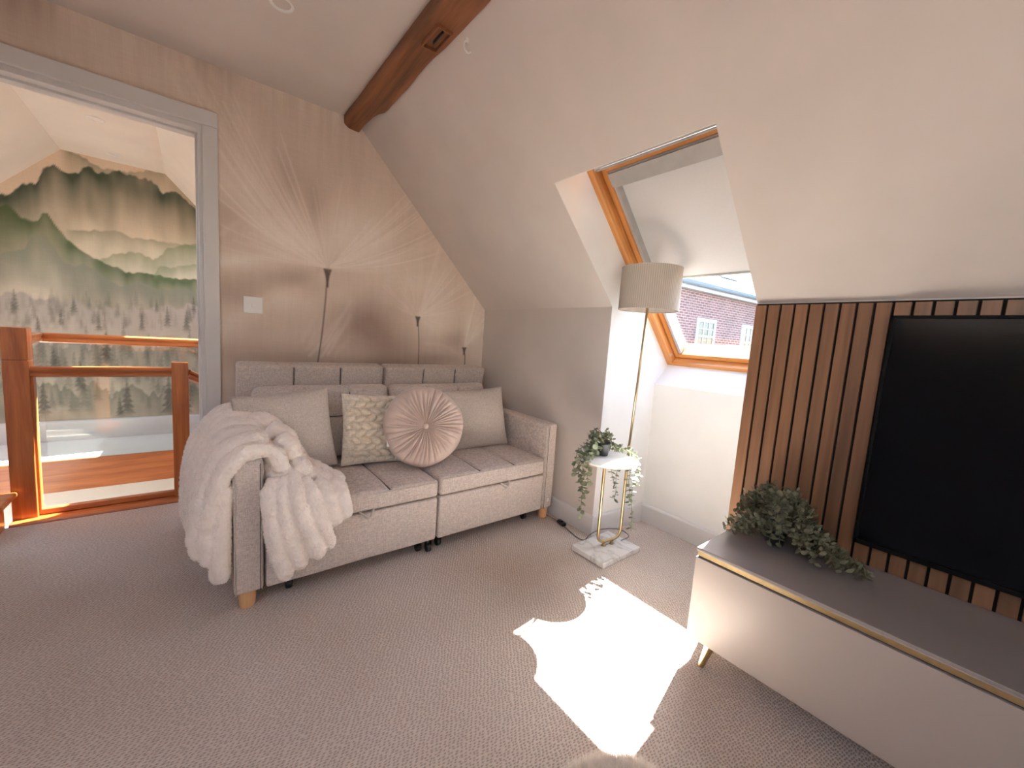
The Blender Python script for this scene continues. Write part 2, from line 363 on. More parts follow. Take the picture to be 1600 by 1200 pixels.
for a in ((S0, SB, YL2 - 0.035, YL2 + 0.04), (S0, SB, YR2 - 0.04, YR2 + 0.035)): wbar(*a, DF - 0.004, DG + 0.06).build('frame_stile', 'pine2', w1)
wbar(SB - 0.022, SB + 0.03, YR2 + 0.035, YL2 - 0.035, DF - 0.004, DG + 0.06).build('frame_rail', 'pine', w1)
wbar(-0.03, 0.04, YR2 - 0.04, YL2 + 0.04, DF + 0.03, DG + 0.06).build('frame_rail', 'pine', w1)
for k, (a, b) in enumerate(((0.040, 0.053), (0.056, 0.066), (0.069, 0.078))): wbar(a, b, YR2 + 0.036, YL2 - 0.036, DF + 0.004 + 0.004 * k, DF + 0.045, 0.002).build('ventilation_flap', 'flap', w1)
SY0, SY1, SS0, SS1 = YR2 + 0.038, YL2 - 0.038, 0.080, SB - 0.025
for a, b in ((SY1 - 0.028, SY1), (SY0, SY0 + 0.028)): wbar(SS0, SS1, a, b, DF + 0.040, DG + 0.03).build('sash_stile', 'pine2', w1)
wbar(SS1 - 0.030, SS1, SY0 + 0.028, SY1 - 0.028, DF + 0.040, DG + 0.03).build('sash_rail', 'pine', w1); wbar(SS0, SS0 + 0.022, SY0 + 0.028, SY1 - 0.028, DF + 0.040, DG + 0.03).build('sash_rail', 'pine', w1)
GY0, GY1 = SY0 + 0.028, SY1 - 0.028; BL = DG - 0.028; SBB = 0.728
for a, b in ((GY1 - 0.016, GY1), (GY0, GY0 + 0.016)): wbar(SS0 + 0.022, SS1 - 0.030, a, b, DF + 0.046, BL + 0.020, 0.002).build('blind_side_rail', 'flap', w1)
wbar(SS0 + 0.022, SS0 + 0.100, GY0, GY1, DF + 0.030, BL + 0.012, 0.008).build('blind_cassette', 'flap', w1)
wbar(SS0 + 0.095, SBB, GY0 + 0.010, GY1 - 0.010, BL, BL + 0.002, 0).build('roller_blind', 'blind', w1)
wbar(SBB - 0.002, SBB + 0.010, GY0 + 0.008, GY1 - 0.008, BL - 0.006, BL + 0.008, 0.003).build('blind_bottom_bar', 'flap', w1)
wbar(SS0, SS1, GY0 - 0.005, GY1 + 0.005, DG, DG + 0.004, 0).build('pane', 'glass', w1)
for s_ in (S0 + 0.03, SB - 0.07):
    k = MB(); p = win(s_, YL2 - 0.034, DF + 0.014); k.lathe([(0.0095, 0), (0.0095, 0.004), (0.004, 0.005), (0.004, 0.002)], 16, Matrix.Translation(p) @ Matrix.Rotation(PI / 2, 4, 'X'), True, False); k.build('screw_cup', 'chrome', w1, True)
tq = NT('added_warm_sheer'); out = [n for n in tq.t.nodes if n.type == 'OUTPUT_MATERIAL'][0]; t1 = tq.n('BsdfTransparent'); t1.inputs[0].default_value = (1.0, 0.88, 0.78, 1); t2 = tq.n('BsdfTranslucent'); t2.inputs[0].default_value = (0.95, 0.83, 0.73, 1); m3 = tq.n('MixShader'); m3.inputs[0].default_value = 0.35; tq.l(t1.outputs[0], m3.inputs[1]); tq.l(t2.outputs[0], m3.inputs[2]); tq.l(m3.outputs[0], out.inputs[0]); MT['sheer'] = tq.m  # sheer cloth added to warm the fill from the unseen windows
w5 = struct(empty('added_window_5', (0, 0, 0)))  # added gable window, out of view, lighting the room from behind
for lo, hi, nm in (((-GX, YF - 0.08, GZ0), (-GX + 0.05, YF - 0.01, GZ1), 'frame_stile'), ((GX - 0.05, YF - 0.08, GZ0), (GX, YF - 0.01, GZ1), 'frame_stile'), ((-0.03, YF - 0.08, GZ0), (0.03, YF - 0.01, GZ1), 'mullion'), ((-GX, YF - 0.08, GZ0), (GX, YF - 0.01, GZ0 + 0.05), 'frame_rail'), ((-GX, YF - 0.08, GZ1 - 0.05), (GX, YF - 0.01, GZ1), 'frame_rail')): MB().box(lo, hi, 0.003).build(nm, 'trim', w5)
for a, b in ((-GX + 0.05, -0.03), (0.03, GX - 0.05)): MB().box((a, YF - 0.05, GZ0 + 0.05), (b, YF - 0.046, GZ1 - 0.05)).build('pane', 'glass', w5); MB().box((a, YF - 0.030, GZ0 + 0.05), (b, YF - 0.028, GZ1 - 0.05)).build('added_sheer', 'sheer', w5)
# added fill-light roof window in the opposite slope, out of view
w2 = struct(empty('added_window_2', (0, 0, 0)))
def lbar(xa, xb, y0, y1, d0, d1, nm, m):
    mb = MB(); v = []; nn = Vector((-EN.x, 0, EN.z))
    for x in (xa, xb):
        for y in (y0, y1):
            for d in (d0, d1): v.append(Vector(sm(x, y)) + nn * d)
    mb.raw(v, [(0, 1, 3, 2), (4, 6, 7, 5), (0, 4, 5, 1), (2, 3, 7, 6), (0, 2, 6, 4), (1, 5, 7, 3)]); return mb.build(nm, m, w2)
lbar(XA - 0.05, XA, YA - 0.05, YB + 0.05, 0, 0.14, 'frame_rail', 'pine'); lbar(XB, XB + 0.05, YA - 0.05, YB + 0.05, 0, 0.14, 'frame_rail', 'pine')
lbar(XA, XB, YA - 0.05, YA, 0, 0.14, 'frame_stile', 'pine2'); lbar(XA, XB, YB, YB + 0.05, 0, 0.14, 'frame_stile', 'pine2'); lbar(XA, XB, YA, YB, 0.10, 0.104, 'pane', 'glass'); lbar(XA, XB, YA, YB, 0.05, 0.052, 'added_sheer', 'sheer')

# ------------------------------------------------------------------ printed wallpaper (flat print carried by a fine grid)
def gblur(a, sx, sy=None):
    sy = sx if sy is None else sy
    h, w = a.shape[:2]; ph, pw = int(3 * sy) + 1, int(3 * sx) + 1
    b = np.pad(a, [(ph, ph), (pw, pw)] + [(0, 0)] * (a.ndim - 2), mode='edge')
    fy = np.fft.fftfreq(b.shape[0])[:, None]; fx = np.fft.rfftfreq(b.shape[1])[None, :]
    G = np.exp(-2 * PI ** 2 * ((fx * sx) ** 2 + (fy * sy) ** 2))
    if a.ndim == 2: r = np.fft.irfft2(np.fft.rfft2(b) * G, b.shape)
    else: r = np.stack([np.fft.irfft2(np.fft.rfft2(b[..., k]) * G, b.shape[:2]) for k in range(a.shape[2])], -1)
    return r[ph:ph + h, pw:pw + w]
def fnoise(h, w, s, rng, sy=None):
    n = gblur(rng.standard_normal((h, w)), s, sy); return (n - n.mean()) / (n.std() + 1e-9)
def stroke(acc, pts, w0, w1, a0, a1, rs):
    """soft line in pixel space, alpha max-blended"""
    n = len(pts)
    for i in range(n):
        t = i / max(1, n - 1); x, y = pts[i]; w = w0 + (w1 - w0) * t; a = a0 + (a1 - a0) * t
        r = int(w * 2.2) + 1; xi, yi = int(round(x)), int(round(y))
        x0, x1, y0, y1 = max(0, xi - r), min(acc.shape[1], xi + r + 1), max(0, yi - r), min(acc.shape[0], yi + r + 1)
        if x0 >= x1 or y0 >= y1: continue
        gx = np.arange(x0, x1)[None, :] - x; gy = np.arange(y0, y1)[:, None] - y
        k = a * np.exp(-(gx * gx + gy * gy) / (w * w)); acc[y0:y1, x0:x1] = np.maximum(acc[y0:y1, x0:x1], k)
def ss(x, a, b): t = np.clip((x - a) / (b - a), 0, 1); return t * t * (3 - 2 * t)
L3 = lambda r, g, b: np.array(lin(r, g, b)[:3])
def print_grid(name, X, Z, put, canvas, x0, z0, res, matname, extra=None):
    """grid mesh; X columns, Z rows (function of column allowed); colours sampled from the painted canvas"""
    nx, nz = len(X), len(Z(X[0])); V = np.zeros((nx, nz, 3)); xz = np.zeros((nx, nz, 2))
    for i, x in enumerate(X):
        z = np.array(Z(x)); V[i] = np.stack([np.full(nz, x), np.zeros(nz), z], 1); V[i, :, 1] = put; xz[i, :, 0] = x; xz[i, :, 1] = z
    idx = np.arange(nx * nz).reshape(nx, nz)
    Q = np.stack([idx[:-1, :-1], idx[1:, :-1], idx[1:, 1:], idx[:-1, 1:]], -1).reshape(-1, 4)
    H_, W_ = canvas.shape[:2]
    u = np.clip((xz[..., 0] - x0) / res, 0, W_ - 1.001); v = np.clip((xz[..., 1] - z0) / res, 0, H_ - 1.001)
    iu, iv = u.astype(int), v.astype(int); fu, fv = (u - iu)[..., None], (v - iv)[..., None]
    col = canvas[iv, iu] * (1 - fu) * (1 - fv) + canvas[iv, iu + 1] * fu * (1 - fv) + canvas[iv + 1, iu] * (1 - fu) * fv + canvas[iv + 1, iu + 1] * fu * fv
    return V.reshape(-1, 3), Q, col.reshape(-1, 3)
def join_print(name, pieces, thick, m):
    V = []; Q = []; K = []; off = 0
    for v, q, c in pieces: V.append(v); Q.append(q + off); K.append(c); off += len(v)
    V = np.concatenate(V); Q = np.concatenate(Q); K = np.concatenate(K)
    me = bpy.data.meshes.new(name); me.vertices.add(len(V)); me.vertices.foreach_set('co', V.astype(np.float32).ravel())
    me.loops.add(len(Q) * 4); me.loops.foreach_set('vertex_index', Q.astype(np.int32).ravel()); me.polygons.add(len(Q)); me.polygons.foreach_set('loop_start', np.arange(0, len(Q) * 4, 4, dtype=np.int32))
    me.update(); me.validate()
    at = me.color_attributes.new('print', 'FLOAT_COLOR', 'POINT'); at.data.foreach_set('color', np.concatenate([K, np.ones((len(K), 1))], 1).astype(np.float32).ravel())
    return link(name, me, m)
def print_mat(name, rough=0.85):
    t = NT(name); a = t.n('VertexColor'); a.layer_name = 'print'
    n1 = t.n('TexNoise', i_Scale=1.0, i_Detail=2.0); t.l(t.coords('Object', (260, 260, 14)), n1.inputs['Vector']); n2 = t.n('TexNoise', i_Scale=1.0, i_Detail=2.0); t.l(t.coords('Object', (14, 260, 260)), n2.inputs['Vector'])
    ad = t.n('Math', operation='ADD'); t.l(n1.outputs['Fac'], ad.inputs[0]); t.l(n2.outputs['Fac'], ad.inputs[1]); hf = t.n('Math', operation='MULTIPLY'); t.l(ad.outputs[0], hf.inputs[0]); hf.inputs[1].default_value = 0.5
    w = t.ramp(hf.outputs[0], [(0.35, (0.93, 0.92, 0.91, 1)), (0.65, (1, 1, 1, 1))]); t.l(t.mixrgb(1.0, a.outputs['Color'], w, 'MULTIPLY'), t.b.inputs['Base Color'])
    setp(t.b, Roughness=rough); t.b.inputs['Specular IOR Level'].default_value = 0.2; t.bump(hf.outputs[0], 0.08, 0.001); return t.m
MT['paper'] = print_mat('dandelion_wallpaper'); MT['paper2'] = print_mat('misty_mountain_wallpaper')

# --- dandelion print on the back wall
def paint_dandelion(x0, x1, z0, z1, res):
    rng = np.random.default_rng(3); w, h = int((x1 - x0) / res), int((z1 - z0) / res)
    mid, dk, lt = np.array([0.72, 0.595, 0.50]), np.array([0.44, 0.33, 0.27]), np.array([0.89, 0.80, 0.71])
    n = 0.6 * fnoise(h, w, 55, rng) + 0.3 * fnoise(h, w, 20, rng, 34) + 0.14 * fnoise(h, w, 2, rng, 30)
    zz = (z0 + np.arange(h) * res)[:, None] * np.ones((1, w)); xx = (x0 + np.arange(w) * res)[None, :] * np.ones((h, 1))
    f = 0.0 + 0.34 * n
    for cx, cz, sx, sz, a in ((0.16, 1.22, 0.16, 0.08, -0.5), (0.45, 1.33, 0.14, 0.06, -0.55), (0.17, 1.62, 0.10, 0.12, -0.45), (0.85, 1.10, 0.16, 0.14, -0.75), (1.05, 0.95, 0.16, 0.14, -0.55), (0.42, 1.85, 0.13, 0.16, -0.35), (0.56, 1.75, 0.06, 0.14, -0.5), (1.50, 1.05, 0.12, 0.08, -0.45), (0.35, 0.88, 0.30, 0.07, -0.5), (0.9, 0.85, 0.4, 0.05, -0.5), (1.35, 0.9, 0.2, 0.04, -0.5),  # last entries darken a low band just above the sofa back
                             (0.78, 1.62, 0.20, 0.16, 0.55), (0.40, 1.52, 0.18, 0.12, 0.5), (0.22, 1.72, 0.14, 0.16, 0.35), (1.15, 1.40, 0.25, 0.12, 0.35), (1.35, 1.15, 0.14, 0.10, 0.4), (1.65, 1.1, 0.08, 0.25, 0.35), (0.2, 1.38, 0.2, 0.05, 0.4), (0.42, 1.20, 0.16, 0.06, 0.3), (0.70, 1.28, 0.1, 0.08, 0.3)):
        f = f + 1.25 * a * np.exp(-((xx - cx) / sx) ** 2 - ((zz - cz) / sz) ** 2)
    light = np.zeros((h, w)); soft = np.zeros((h, w)); dark = np.zeros((h, w))
    P = lambda x, z: ((x - x0) / res, (z - z0) / res)
    def fan(cx, cz, n, a0, a1, l0, l1, al, droop, wid, srng):
        for k in range(n):
            th = math.radians(a0 + (a1 - a0) * (k + rng.uniform(-.4, .4)) / max(1, n - 1)); L = rng.uniform(l0, l1); st = rng.uniform(0.02, 0.10) if rng.random() < 0.6 else rng.uniform(0.1, 0.35)
            pts = []; m = int(L / res * 1.1) + 2; sgn = 1 if math.cos(th) > 0 else -1
            up = abs(math.cos(th))
            for i in range(m):
                t = i / (m - 1); s = (st + (1 - st) * t) * L
                x = cx + math.cos(th) * s; z = cz + math.sin(th) * s + droop * up * (s / L) ** 2 * L
                pts.append(P(x, z))
            A = al * rng.uniform(0.35, 1.0)
            if rng.random() < 0.4: stroke(soft, pts, wid * 2.5, wid * rng.uniform(3.0, 6.5), A * 0.8, A * 0.25, rng)
            else: stroke(light, pts, wid * rng.uniform(0.6, 1.0), wid * rng.uniform(0.7, 1.3), A, A * rng.uniform(0.15, 0.6), rng)
            if rng.random() < 0.25: stroke(dark, [(p[0] + 4, p[1] + 2) for p in pts[m // 3:]], wid * 2.2, wid * 2.0, 0.42 * A, 0.1 * A, rng)
    fan(0.625, 1.415, 30, 128, 172, 0.40, 0.80, 1.0, 0.62, 1.1, 1); fan(0.625, 1.415, 26, 112, 165, 0.30, 0.75, 0.8, 0.30, 1.1, 1); fan(0.625, 1.415, 8, 168, 182, 0.3, 0.6, 0.8, 0.1, 1.2, 1)
    fan(0.625, 1.415, 14, 66, 106, 0.18, 0.55, 0.40, 0.0, 1.4, 1)
    fan(0.625, 1.415, 34, 0, 48, 0.35, 0.95, 0.85, 0.22, 1.0, 1)
    fan(1.207, 1.185, 36, 5, 75, 0.22, 0.62, 0.7, 0.10, 1.0, 1); fan(1.207, 1.185, 12, 95, 170, 0.15, 0.35, 0.4, 0.10, 1.2, 1)
    fan(1.207, 1.185, 10, -35, -5, 0.1, 0.35, 0.4, 0.0, 1.4, 1)
    fan(1.590, 0.985, 22, 45, 88, 0.22, 0.50, 0.8, 0.0, 1.4, 1)
    for k in range(16):                                               # blurred plumes behind the stalks
        x = rng.uniform(0.58, 0.78); th = math.radians(rng.uniform(48, 66)); L = rng.uniform(0.12, 0.3); p0 = (x - 0.10, rng.uniform(0.86, 1.0))
        stroke(light if k % 3 == 0 else soft, [P(p0[0] + math.cos(th) * L * t, p0[1] + math.sin(th) * L * t) for t in np.linspace(0, 1, 60)], 2.0, 3.2, 0.35, 0.15, rng)
    for a, b, wd, al in (((0.12, 1.02), (0.62, 1.36), 14, 0.5), ((0.12, 1.36), (0.55, 1.42), 7, 0.55), ((0.12, 1.5), (0.3, 1.62), 3, 0.4), ((1.28, 1.0), (1.55, 0.93), 3, 0.4)):
        stroke(soft, [P(a[0] + (b[0] - a[0]) * t, a[1] + (b[1] - a[1]) * t + 0.03 * math.sin(PI * t)) for t in np.linspace(0, 1, 140)], wd, wd * 0.7, al, al * 0.7, rng)
    soft = gblur(soft, 1.8); light = gblur(light, 0.3); dark = gblur(dark, 1.5)
    f = f + 0.75 * soft - 0.8 * dark
    f = np.clip(f, -1, 1)[..., None]
    img = mid + np.where(f > 0, f * (lt - mid), -f * (dk - mid))
    img = img + light[..., None] * (np.array([0.93, 0.84, 0.76]) - img) * 1.0
    st = np.zeros((h, w))
    def stalk(a, b, w0, hw, hh):
        pts = [P(a[0] + (b[0] - a[0]) * t + 0.008 * math.sin(PI * t), a[1] + (b[1] - a[1]) * t) for t in np.linspace(0, 1, 240)]
        stroke(st, pts, w0, w0, 0.95, 0.9, rng)
        for i in range(40):
            t = i / 39; wd = hw * (1 - t) ** 2.2 + w0 * res * 0.5
            for s_ in np.linspace(-1, 1, 7): stroke(st, [P(a[0] + s_ * wd, a[1] - t * hh)], 1.3, 1.3, 0.95, 0.95, rng)
    stalk((0.625, 1.405), (0.572, 0.80), 1.05, 0.016, 0.10); stalk((1.207, 1.180), (1.222, 0.80), 0.8, 0.013, 0.06); stalk((1.590, 0.985), (1.596, 0.80), 1.0, 0.012, 0.05)
    img = img * (1 - st[..., None]) + np.array([0.115, 0.075, 0.06]) * st[..., None]
    return img
PX0, PZ0, PRES = -0.80, 0.40, 0.004
can = np.zeros((int(1.90 / PRES), int(2.57 / PRES), 3)); cd = paint_dandelion(PX0, 1.77, PZ0, 2.30, PRES); can[:cd.shape[0], :cd.shape[1]] = cd[:can.shape[0], :can.shape[1]]
DX0, DX1, DZ = -0.735, 0.032, 1.972                                    # doorway
ztop = lambda x: min(CE, ZC + SL * (KX - abs(x))) + 0.02
zrows = lambda x: np.concatenate([[0.0, 0.42], np.linspace(0.5, ztop(x), 400)])
pc = [print_grid('', np.linspace(DX1, KX, 410), zrows, BY, can, PX0, PZ0, PRES, None),
      print_grid('', np.linspace(DX0, DX1, 90), lambda x: np.linspace(DZ, ztop(x), 40), BY, can, PX0, PZ0, PRES, None),
      print_grid('', np.linspace(-KX, DX0, 60), lambda x: np.linspace(0, ztop(x), 60), BY, can[:, ::-1], PX0, PZ0, PRES, None)]
struct(join_print('wall_back', pc, 0.13, 'paper'))
WT = 0.13                                                              # wall thickness: its other side faces the landing
bk = slab([[(DX1, BY + 0.002, 0), (KX + 0.05, BY + 0.002, 0), (KX + 0.05, BY + 0.002, 2.45), (DX1, BY + 0.002, 2.45)], [(DX0, BY + 0.002, DZ), (DX1, BY + 0.002, DZ), (DX1, BY + 0.002, 2.45), (DX0, BY + 0.002, 2.45)], [(-KX - 0.6, BY + 0.002, 0), (DX0, BY + 0.002, 0), (DX0, BY + 0.002, 2.45), (-KX - 0.6, BY + 0.002, 2.45)]], (0, WT, 0))
struct(bk.build('wall_landing_near', 'wall'))
# --- door lining and casing
dr = struct(empty('door_1', (0, 0, 0)))
MB().box((DX1 - 0.002, BY - 0.004, 0), (DX1 + 0.028, BY + WT + 0.004, DZ + 0.03), 0.002).build('door_jamb', 'trim', dr)
MB().box((DX0 - 0.028, BY - 0.004, 0), (DX0 + 0.002, BY + WT + 0.004, DZ + 0.03), 0.002).build('door_jamb', 'trim', dr)
MB().box((DX0, BY - 0.004, DZ - 0.002), (DX1, BY + WT + 0.004, DZ + 0.03), 0.002).build('door_head', 'trim', dr)
MB().box((DX1 - 0.012, BY + 0.05, 0), (DX1, BY + 0.075, DZ), 0.002).build('door_stop', 'trim', dr)
MB().box((DX0, BY + 0.05, DZ - 0.012), (DX1 - 0.012, BY + 0.075, DZ), 0.002).build('door_stop', 'trim', dr)
def casing(lo, hi, inner):
    mb = MB(); mb.box(lo, hi, 0.004, 2); return mb.build('casing', 'trim', dr)
casing((DX1 + 0.016, BY - 0.020, 0), (0.110, BY + 0.001, DZ + 0.021), 0); casing((DX0 - 0.090, BY - 0.020, 0), (DX0 - 0.016, BY + 0.001, DZ + 0.021), 0); casing((DX0 - 0.090, BY - 0.020, DZ + 0.021), (0.110, BY + 0.001, DZ + 0.092), 0)
MB().box((DX1 - 0.004, BY + 0.010, 0.98), (DX1 + 0.001, BY + 0.040, 1.08), 0.002).build('strike_plate', 'chrome', dr)

# ================================================================== the landing behind the doorway
LY, LT = 4.756, 0.168                                                  # far wall, top of its white skirting
def paint_mountains(x0, x1, z0, z1, res):
    rng = np.random.default_rng(11); w, h = int((x1 - x0) / res), int((z1 - z0) / res)
    xx = (x0 + np.arange(w) * res)[None, :] * np.ones((h, 1)); zz = (z0 + np.arange(h) * res)[:, None] * np.ones((1, w))
    mist = np.array(L3(222, 203, 180)); img = np.ones((h, w, 3)) * mist
    n1 = fnoise(h, w, 9, rng); n2 = fnoise(h, w, 3, rng, 14); n3 = fnoise(h, w, 26, rng, 12)
    img *= (1 + 0.025 * n3)[..., None]
    def ridge(pts, col, fade, alpha, rough=0.006, base=None):
        W3 = [pix(px, py, 1, LY) for px, py in pts]; rx = np.array([p[0] for p in W3]); rz = np.array([p[2] for p in W3])
        o = np.argsort(rx); zr = np.interp(xx[0], rx[o], rz[o]); j = fnoise(2, w, 1.5, rng)[0] * rough + fnoise(2, w, 5, rng)[0] * rough * 1.2; zr = zr + j
        d = zr[None, :] - zz; a = ss(d, -res * 0.4, res * 1.2) * np.exp(-np.clip(d, 0, 9) / fade * (1 + 0.25 * n1) ) * alpha
        a = np.clip(a * (1 + 0.09 * n2 + 0.13 * n1), 0, 1); m_ = (xx >= rx.min()) & (xx <= rx.max()); edge = ss(xx, rx.min() - 0.02, rx.min() + 0.05) if rx.min() > x0 else 1.0
        img[...] = img * (1 - (a * edge)[..., None]) + np.array(col) * (a * edge)[..., None]
    G1, G2, G3 = np.array([0.07, 0.092, 0.062]), np.array([0.085, 0.115, 0.055]), np.array([0.22, 0.22, 0.15])
    ridge([(95, 228), (130, 245), (160, 262), (190, 268), (260, 266), (310, 318)], G3 * 1.2, 0.16, 0.75)
    ridge([(-60, 305), (0, 298), (30, 292), (55, 282), (68, 262), (85, 258), (92, 262), (100, 266), (115, 273), (138, 264), (148, 272), (175, 273), (186, 268), (205, 276), (235, 281), (255, 297), (268, 295), (290, 312), (320, 338)], G1, 0.46, 0.98, 0.009)
    ridge([(102, 360), (150, 360), (185, 361), (205, 370), (240, 376), (275, 380), (320, 386)], G3, 0.13, 0.7, 0.003)
    ridge([(150, 402), (175, 397), (205, 392), (225, 398), (240, 402), (250, 398), (262, 386), (285, 381), (320, 383)], G2 * 1.5, 0.15, 0.65, 0.006)
    ridge([(-60, 318), (-20, 318), (0, 322), (14, 321), (32, 336), (50, 345), (60, 345), (66, 334), (74, 333), (86, 350), (105, 376), (135, 395), (165, 412), (200, 425)], G2, 0.38, 0.97, 0.004)
    ridge([(235, 440), (248, 418), (258, 417), (280, 415), (320, 412)], G2 * 1.6, 0.12, 0.6, 0.006)
    ridge([(-60, 400), (0, 397), (20, 393), (38, 388), (48, 366), (70, 365), (84, 385), (100, 408), (118, 418), (132, 411), (150, 424), (175, 440), (192, 447), (205, 446), (216, 437), (230, 445), (250, 454), (290, 452), (320, 462)], np.array([0.20, 0.20, 0.15]), 0.34, 0.85, 0.004)
    ridge([(-60, 455), (40, 462), (100, 468), (160, 480), (230, 482), (320, 478)], np.array([0.36, 0.315, 0.265]), 0.6, 0.85, 0.012)
    ridge([(-60, 545), (60, 540), (160, 535), (240, 545), (320, 530)], np.array([0.22, 0.205, 0.16]), 0.45, 0.75, 0.02)
    ridge([(-60, 600), (60, 600), (160, 605), (240, 612), (320, 600)], np.array([0.10, 0.105, 0.075]), 0.30, 0.6, 0.02)
    def conifer(cx, cz, hgt, alpha, col):
        hp = hgt / res; px, py = (cx - x0) / res, (cz - z0) / res; x_0, x_1, y_0, y_1 = int(px - hp * .45), int(px + hp * .45) + 2, int(py), int(py + hp) + 2
        x_0, y_0 = max(0, x_0), max(0, y_0); x_1, y_1 = min(w, x_1), min(h, y_1)
        if x_0 >= x_1 or y_0 >= y_1: return
        gx = np.abs(np.arange(x_0, x_1) - px)[None, :]; t = ((np.arange(y_0, y_1) - py) / hp)[:, None]
        tiers = 0.5 + 0.5 * np.abs(((t * 7) % 1.0)); wd = hp * 0.24 * (1 - t) * (1.25 - tiers) + 0.35
        a = ss(wd - gx, -0.5, 0.6) * (rng.random((y_1 - y_0, x_1 - x_0)) * 0.5 + 0.5) * alpha * ss(t, -0.02, 0.3)
        img[y_0:y_1, x_0:x_1] = img[y_0:y_1, x_0:x_1] * (1 - a[..., None]) + np.array(col) * a[..., None]
    tc = np.array([0.075, 0.075, 0.058])
    for k in range(150): p = pix(rng.uniform(-40, 315), rng.uniform(478, 520), 1, LY); conifer(p[0], p[2], rng.uniform(0.07, 0.16), rng.uniform(0.15, 0.45), tc * 1.6)
    for px, py, hh in ((116, 492, 0.16), (96, 512, 0.14), (24, 490, 0.18), (262, 515, 0.2), (292, 522, 0.22), (303, 492, 0.16), (222, 520, 0.16), (155, 520, 0.15), (60, 522, 0.13), (245, 490, 0.12)): p = pix(px, py, 1, LY); conifer(p[0], p[2], hh, 0.8, tc)
    for k in range(120): p = pix(rng.uniform(-40, 315), rng.uniform(555, 650), 1, LY); conifer(p[0], p[2], rng.uniform(0.12, 0.30), rng.uniform(0.2, 0.55), tc)
    for px, py, hh in ((85, 580, 0.2), (168, 572, 0.3), (265, 655, 0.42), (200, 655, 0.35), (188, 655, 0.2), (128, 620, 0.3), (70, 655, 0.3), (290, 655, 0.4)): p = pix(px, py, 1, LY); conifer(p[0], p[2], hh, 0.85, tc * 0.7)
    return np.clip(img, 0.02, 0.95)
mres = 0.006; mc = paint_mountains(-2.2, 0.9, 0.1, 2.35, mres)
LX0, LX1, ZL = -0.775, -0.167, 2.284                                   # flat strip of the landing ceiling
lz = lambda x: ZL - 1.05 * (x - LX1) if x > LX1 else (ZL - 1.09 * (LX0 - x) if x < LX0 else ZL)
XLL, XLR = -2.0, 0.86
struct(join_print('wall_landing_far', [print_grid('', np.unique(np.concatenate([np.linspace(XLL, XLR, 340), [LX0, LX1]])), lambda x: np.linspace(-0.02, lz(x) + 0.01, 300), LY, mc, -2.2, 0.1, mres, None)], 0, 'paper2'))
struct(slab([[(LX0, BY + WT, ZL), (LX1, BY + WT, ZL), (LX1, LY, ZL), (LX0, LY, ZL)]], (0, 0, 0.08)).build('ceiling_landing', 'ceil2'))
q = lambda x, y: (x, y, lz(x))
VX0, VX1, VY0, VY1 = 0.30, 0.60, 3.19, 4.55                              # roof window added for the landing's sun streaks and brightness, unseen behind the jamb
nR = Vector((1.05, 0, 1)).normalized() * 0.08
struct(slab([[q(LX1, BY + WT), q(VX0, BY + WT), q(VX0, LY), q(LX1, LY)], [q(VX1, BY + WT), q(XLR, BY + WT), q(XLR, LY), q(VX1, LY)], [q(VX0, BY + WT), q(VX1, BY + WT), q(VX1, VY0), q(VX0, VY0)], [q(VX0, VY1), q(VX1, VY1), q(VX1, LY), q(VX0, LY)]], nR).build('ceiling_landing', 'ceil2'))
nLf = Vector((-1.09, 0, 1)).normalized() * 0.08
UX0, UX1, UY0, UY1 = -1.55, -1.05, 3.1, 4.2                             # another unseen one added on its left slope for sky fill
struct(slab([[q(LX0, BY + WT), q(UX1, BY + WT), q(UX1, LY), q(LX0, LY)], [q(UX0, BY + WT), q(XLL, BY + WT), q(XLL, LY), q(UX0, LY)], [q(UX1, BY + WT), q(UX0, BY + WT), q(UX0, UY0), q(UX1, UY0)], [q(UX1, UY1), q(UX0, UY1), q(UX0, LY), q(UX1, LY)]], nLf).build('ceiling_landing', 'ceil2'))
def lglaze(n, x0, x1, y0, y1, nn):
    w = struct(empty(n, (0, 0, 0))); mb = MB(); v = [Vector(q(x, y)) + Vector(nn) * k for k in (0.6, 0.65) for x, y in ((x0, y0), (x1, y0), (x1, y1), (x0, y1))]
    mb.raw(v, [(0, 1, 2, 3), (7, 6, 5, 4), (0, 4, 5, 1), (1, 5, 6, 2), (2, 6, 7, 3), (3, 7, 4, 0)]); mb.build('pane', 'glass', w)
lglaze('added_window_3', VX0, VX1, VY0, VY1, nR); lglaze('added_window_4', UX0, UX1, UY0, UY1, nLf)  # panes of the added landing roof windows
struct(slab([[(XLR, BY + WT, -1.6), (XLR, LY, -1.6), (XLR, LY, lz(XLR)), (XLR, BY + WT, lz(XLR))]], (0.08, 0, 0)).build('wall_landing_right', 'wall'))
struct(slab([[(XLL, BY + WT, -1.6), (XLL, LY, -1.6), (XLL, LY, lz(XLL)), (XLL, BY + WT, lz(XLL))]], (-0.08, 0, 0)).build('wall_landing_left', 'wall'))
bb = baseb('baseboard_landing', (XLR, LY), (XLL, LY), (0, -1), LT, 0.02)
SY_, EY_ = 3.06, 4.11                                                   # stairwell between the two floor edges
lf = MB(); lf.box((XLL, EY_ + 0.02, -0.06), (XLR, LY, 0.0)); struct(lf.build('floor_landing', 'recess'))
struct(slab([[(XLL, EY_ + 0.03, -1.6), (XLR, EY_ + 0.03, -1.6), (XLR, EY_ + 0.03, -0.06), (XLL, EY_ + 0.03, -0.06)]], (0, 0.06, 0)).build('wall_stairwell_far', 'recess'))
struct(slab([[(XLL, SY_ + 0.02, -1.6), (XLR, SY_ + 0.02, -1.6), (XLR, SY_ + 0.02, -0.05), (XLL, SY_ + 0.02, -0.05)]], (0, -0.06, 0)).build('wall_stairwell_near', 'recess'))
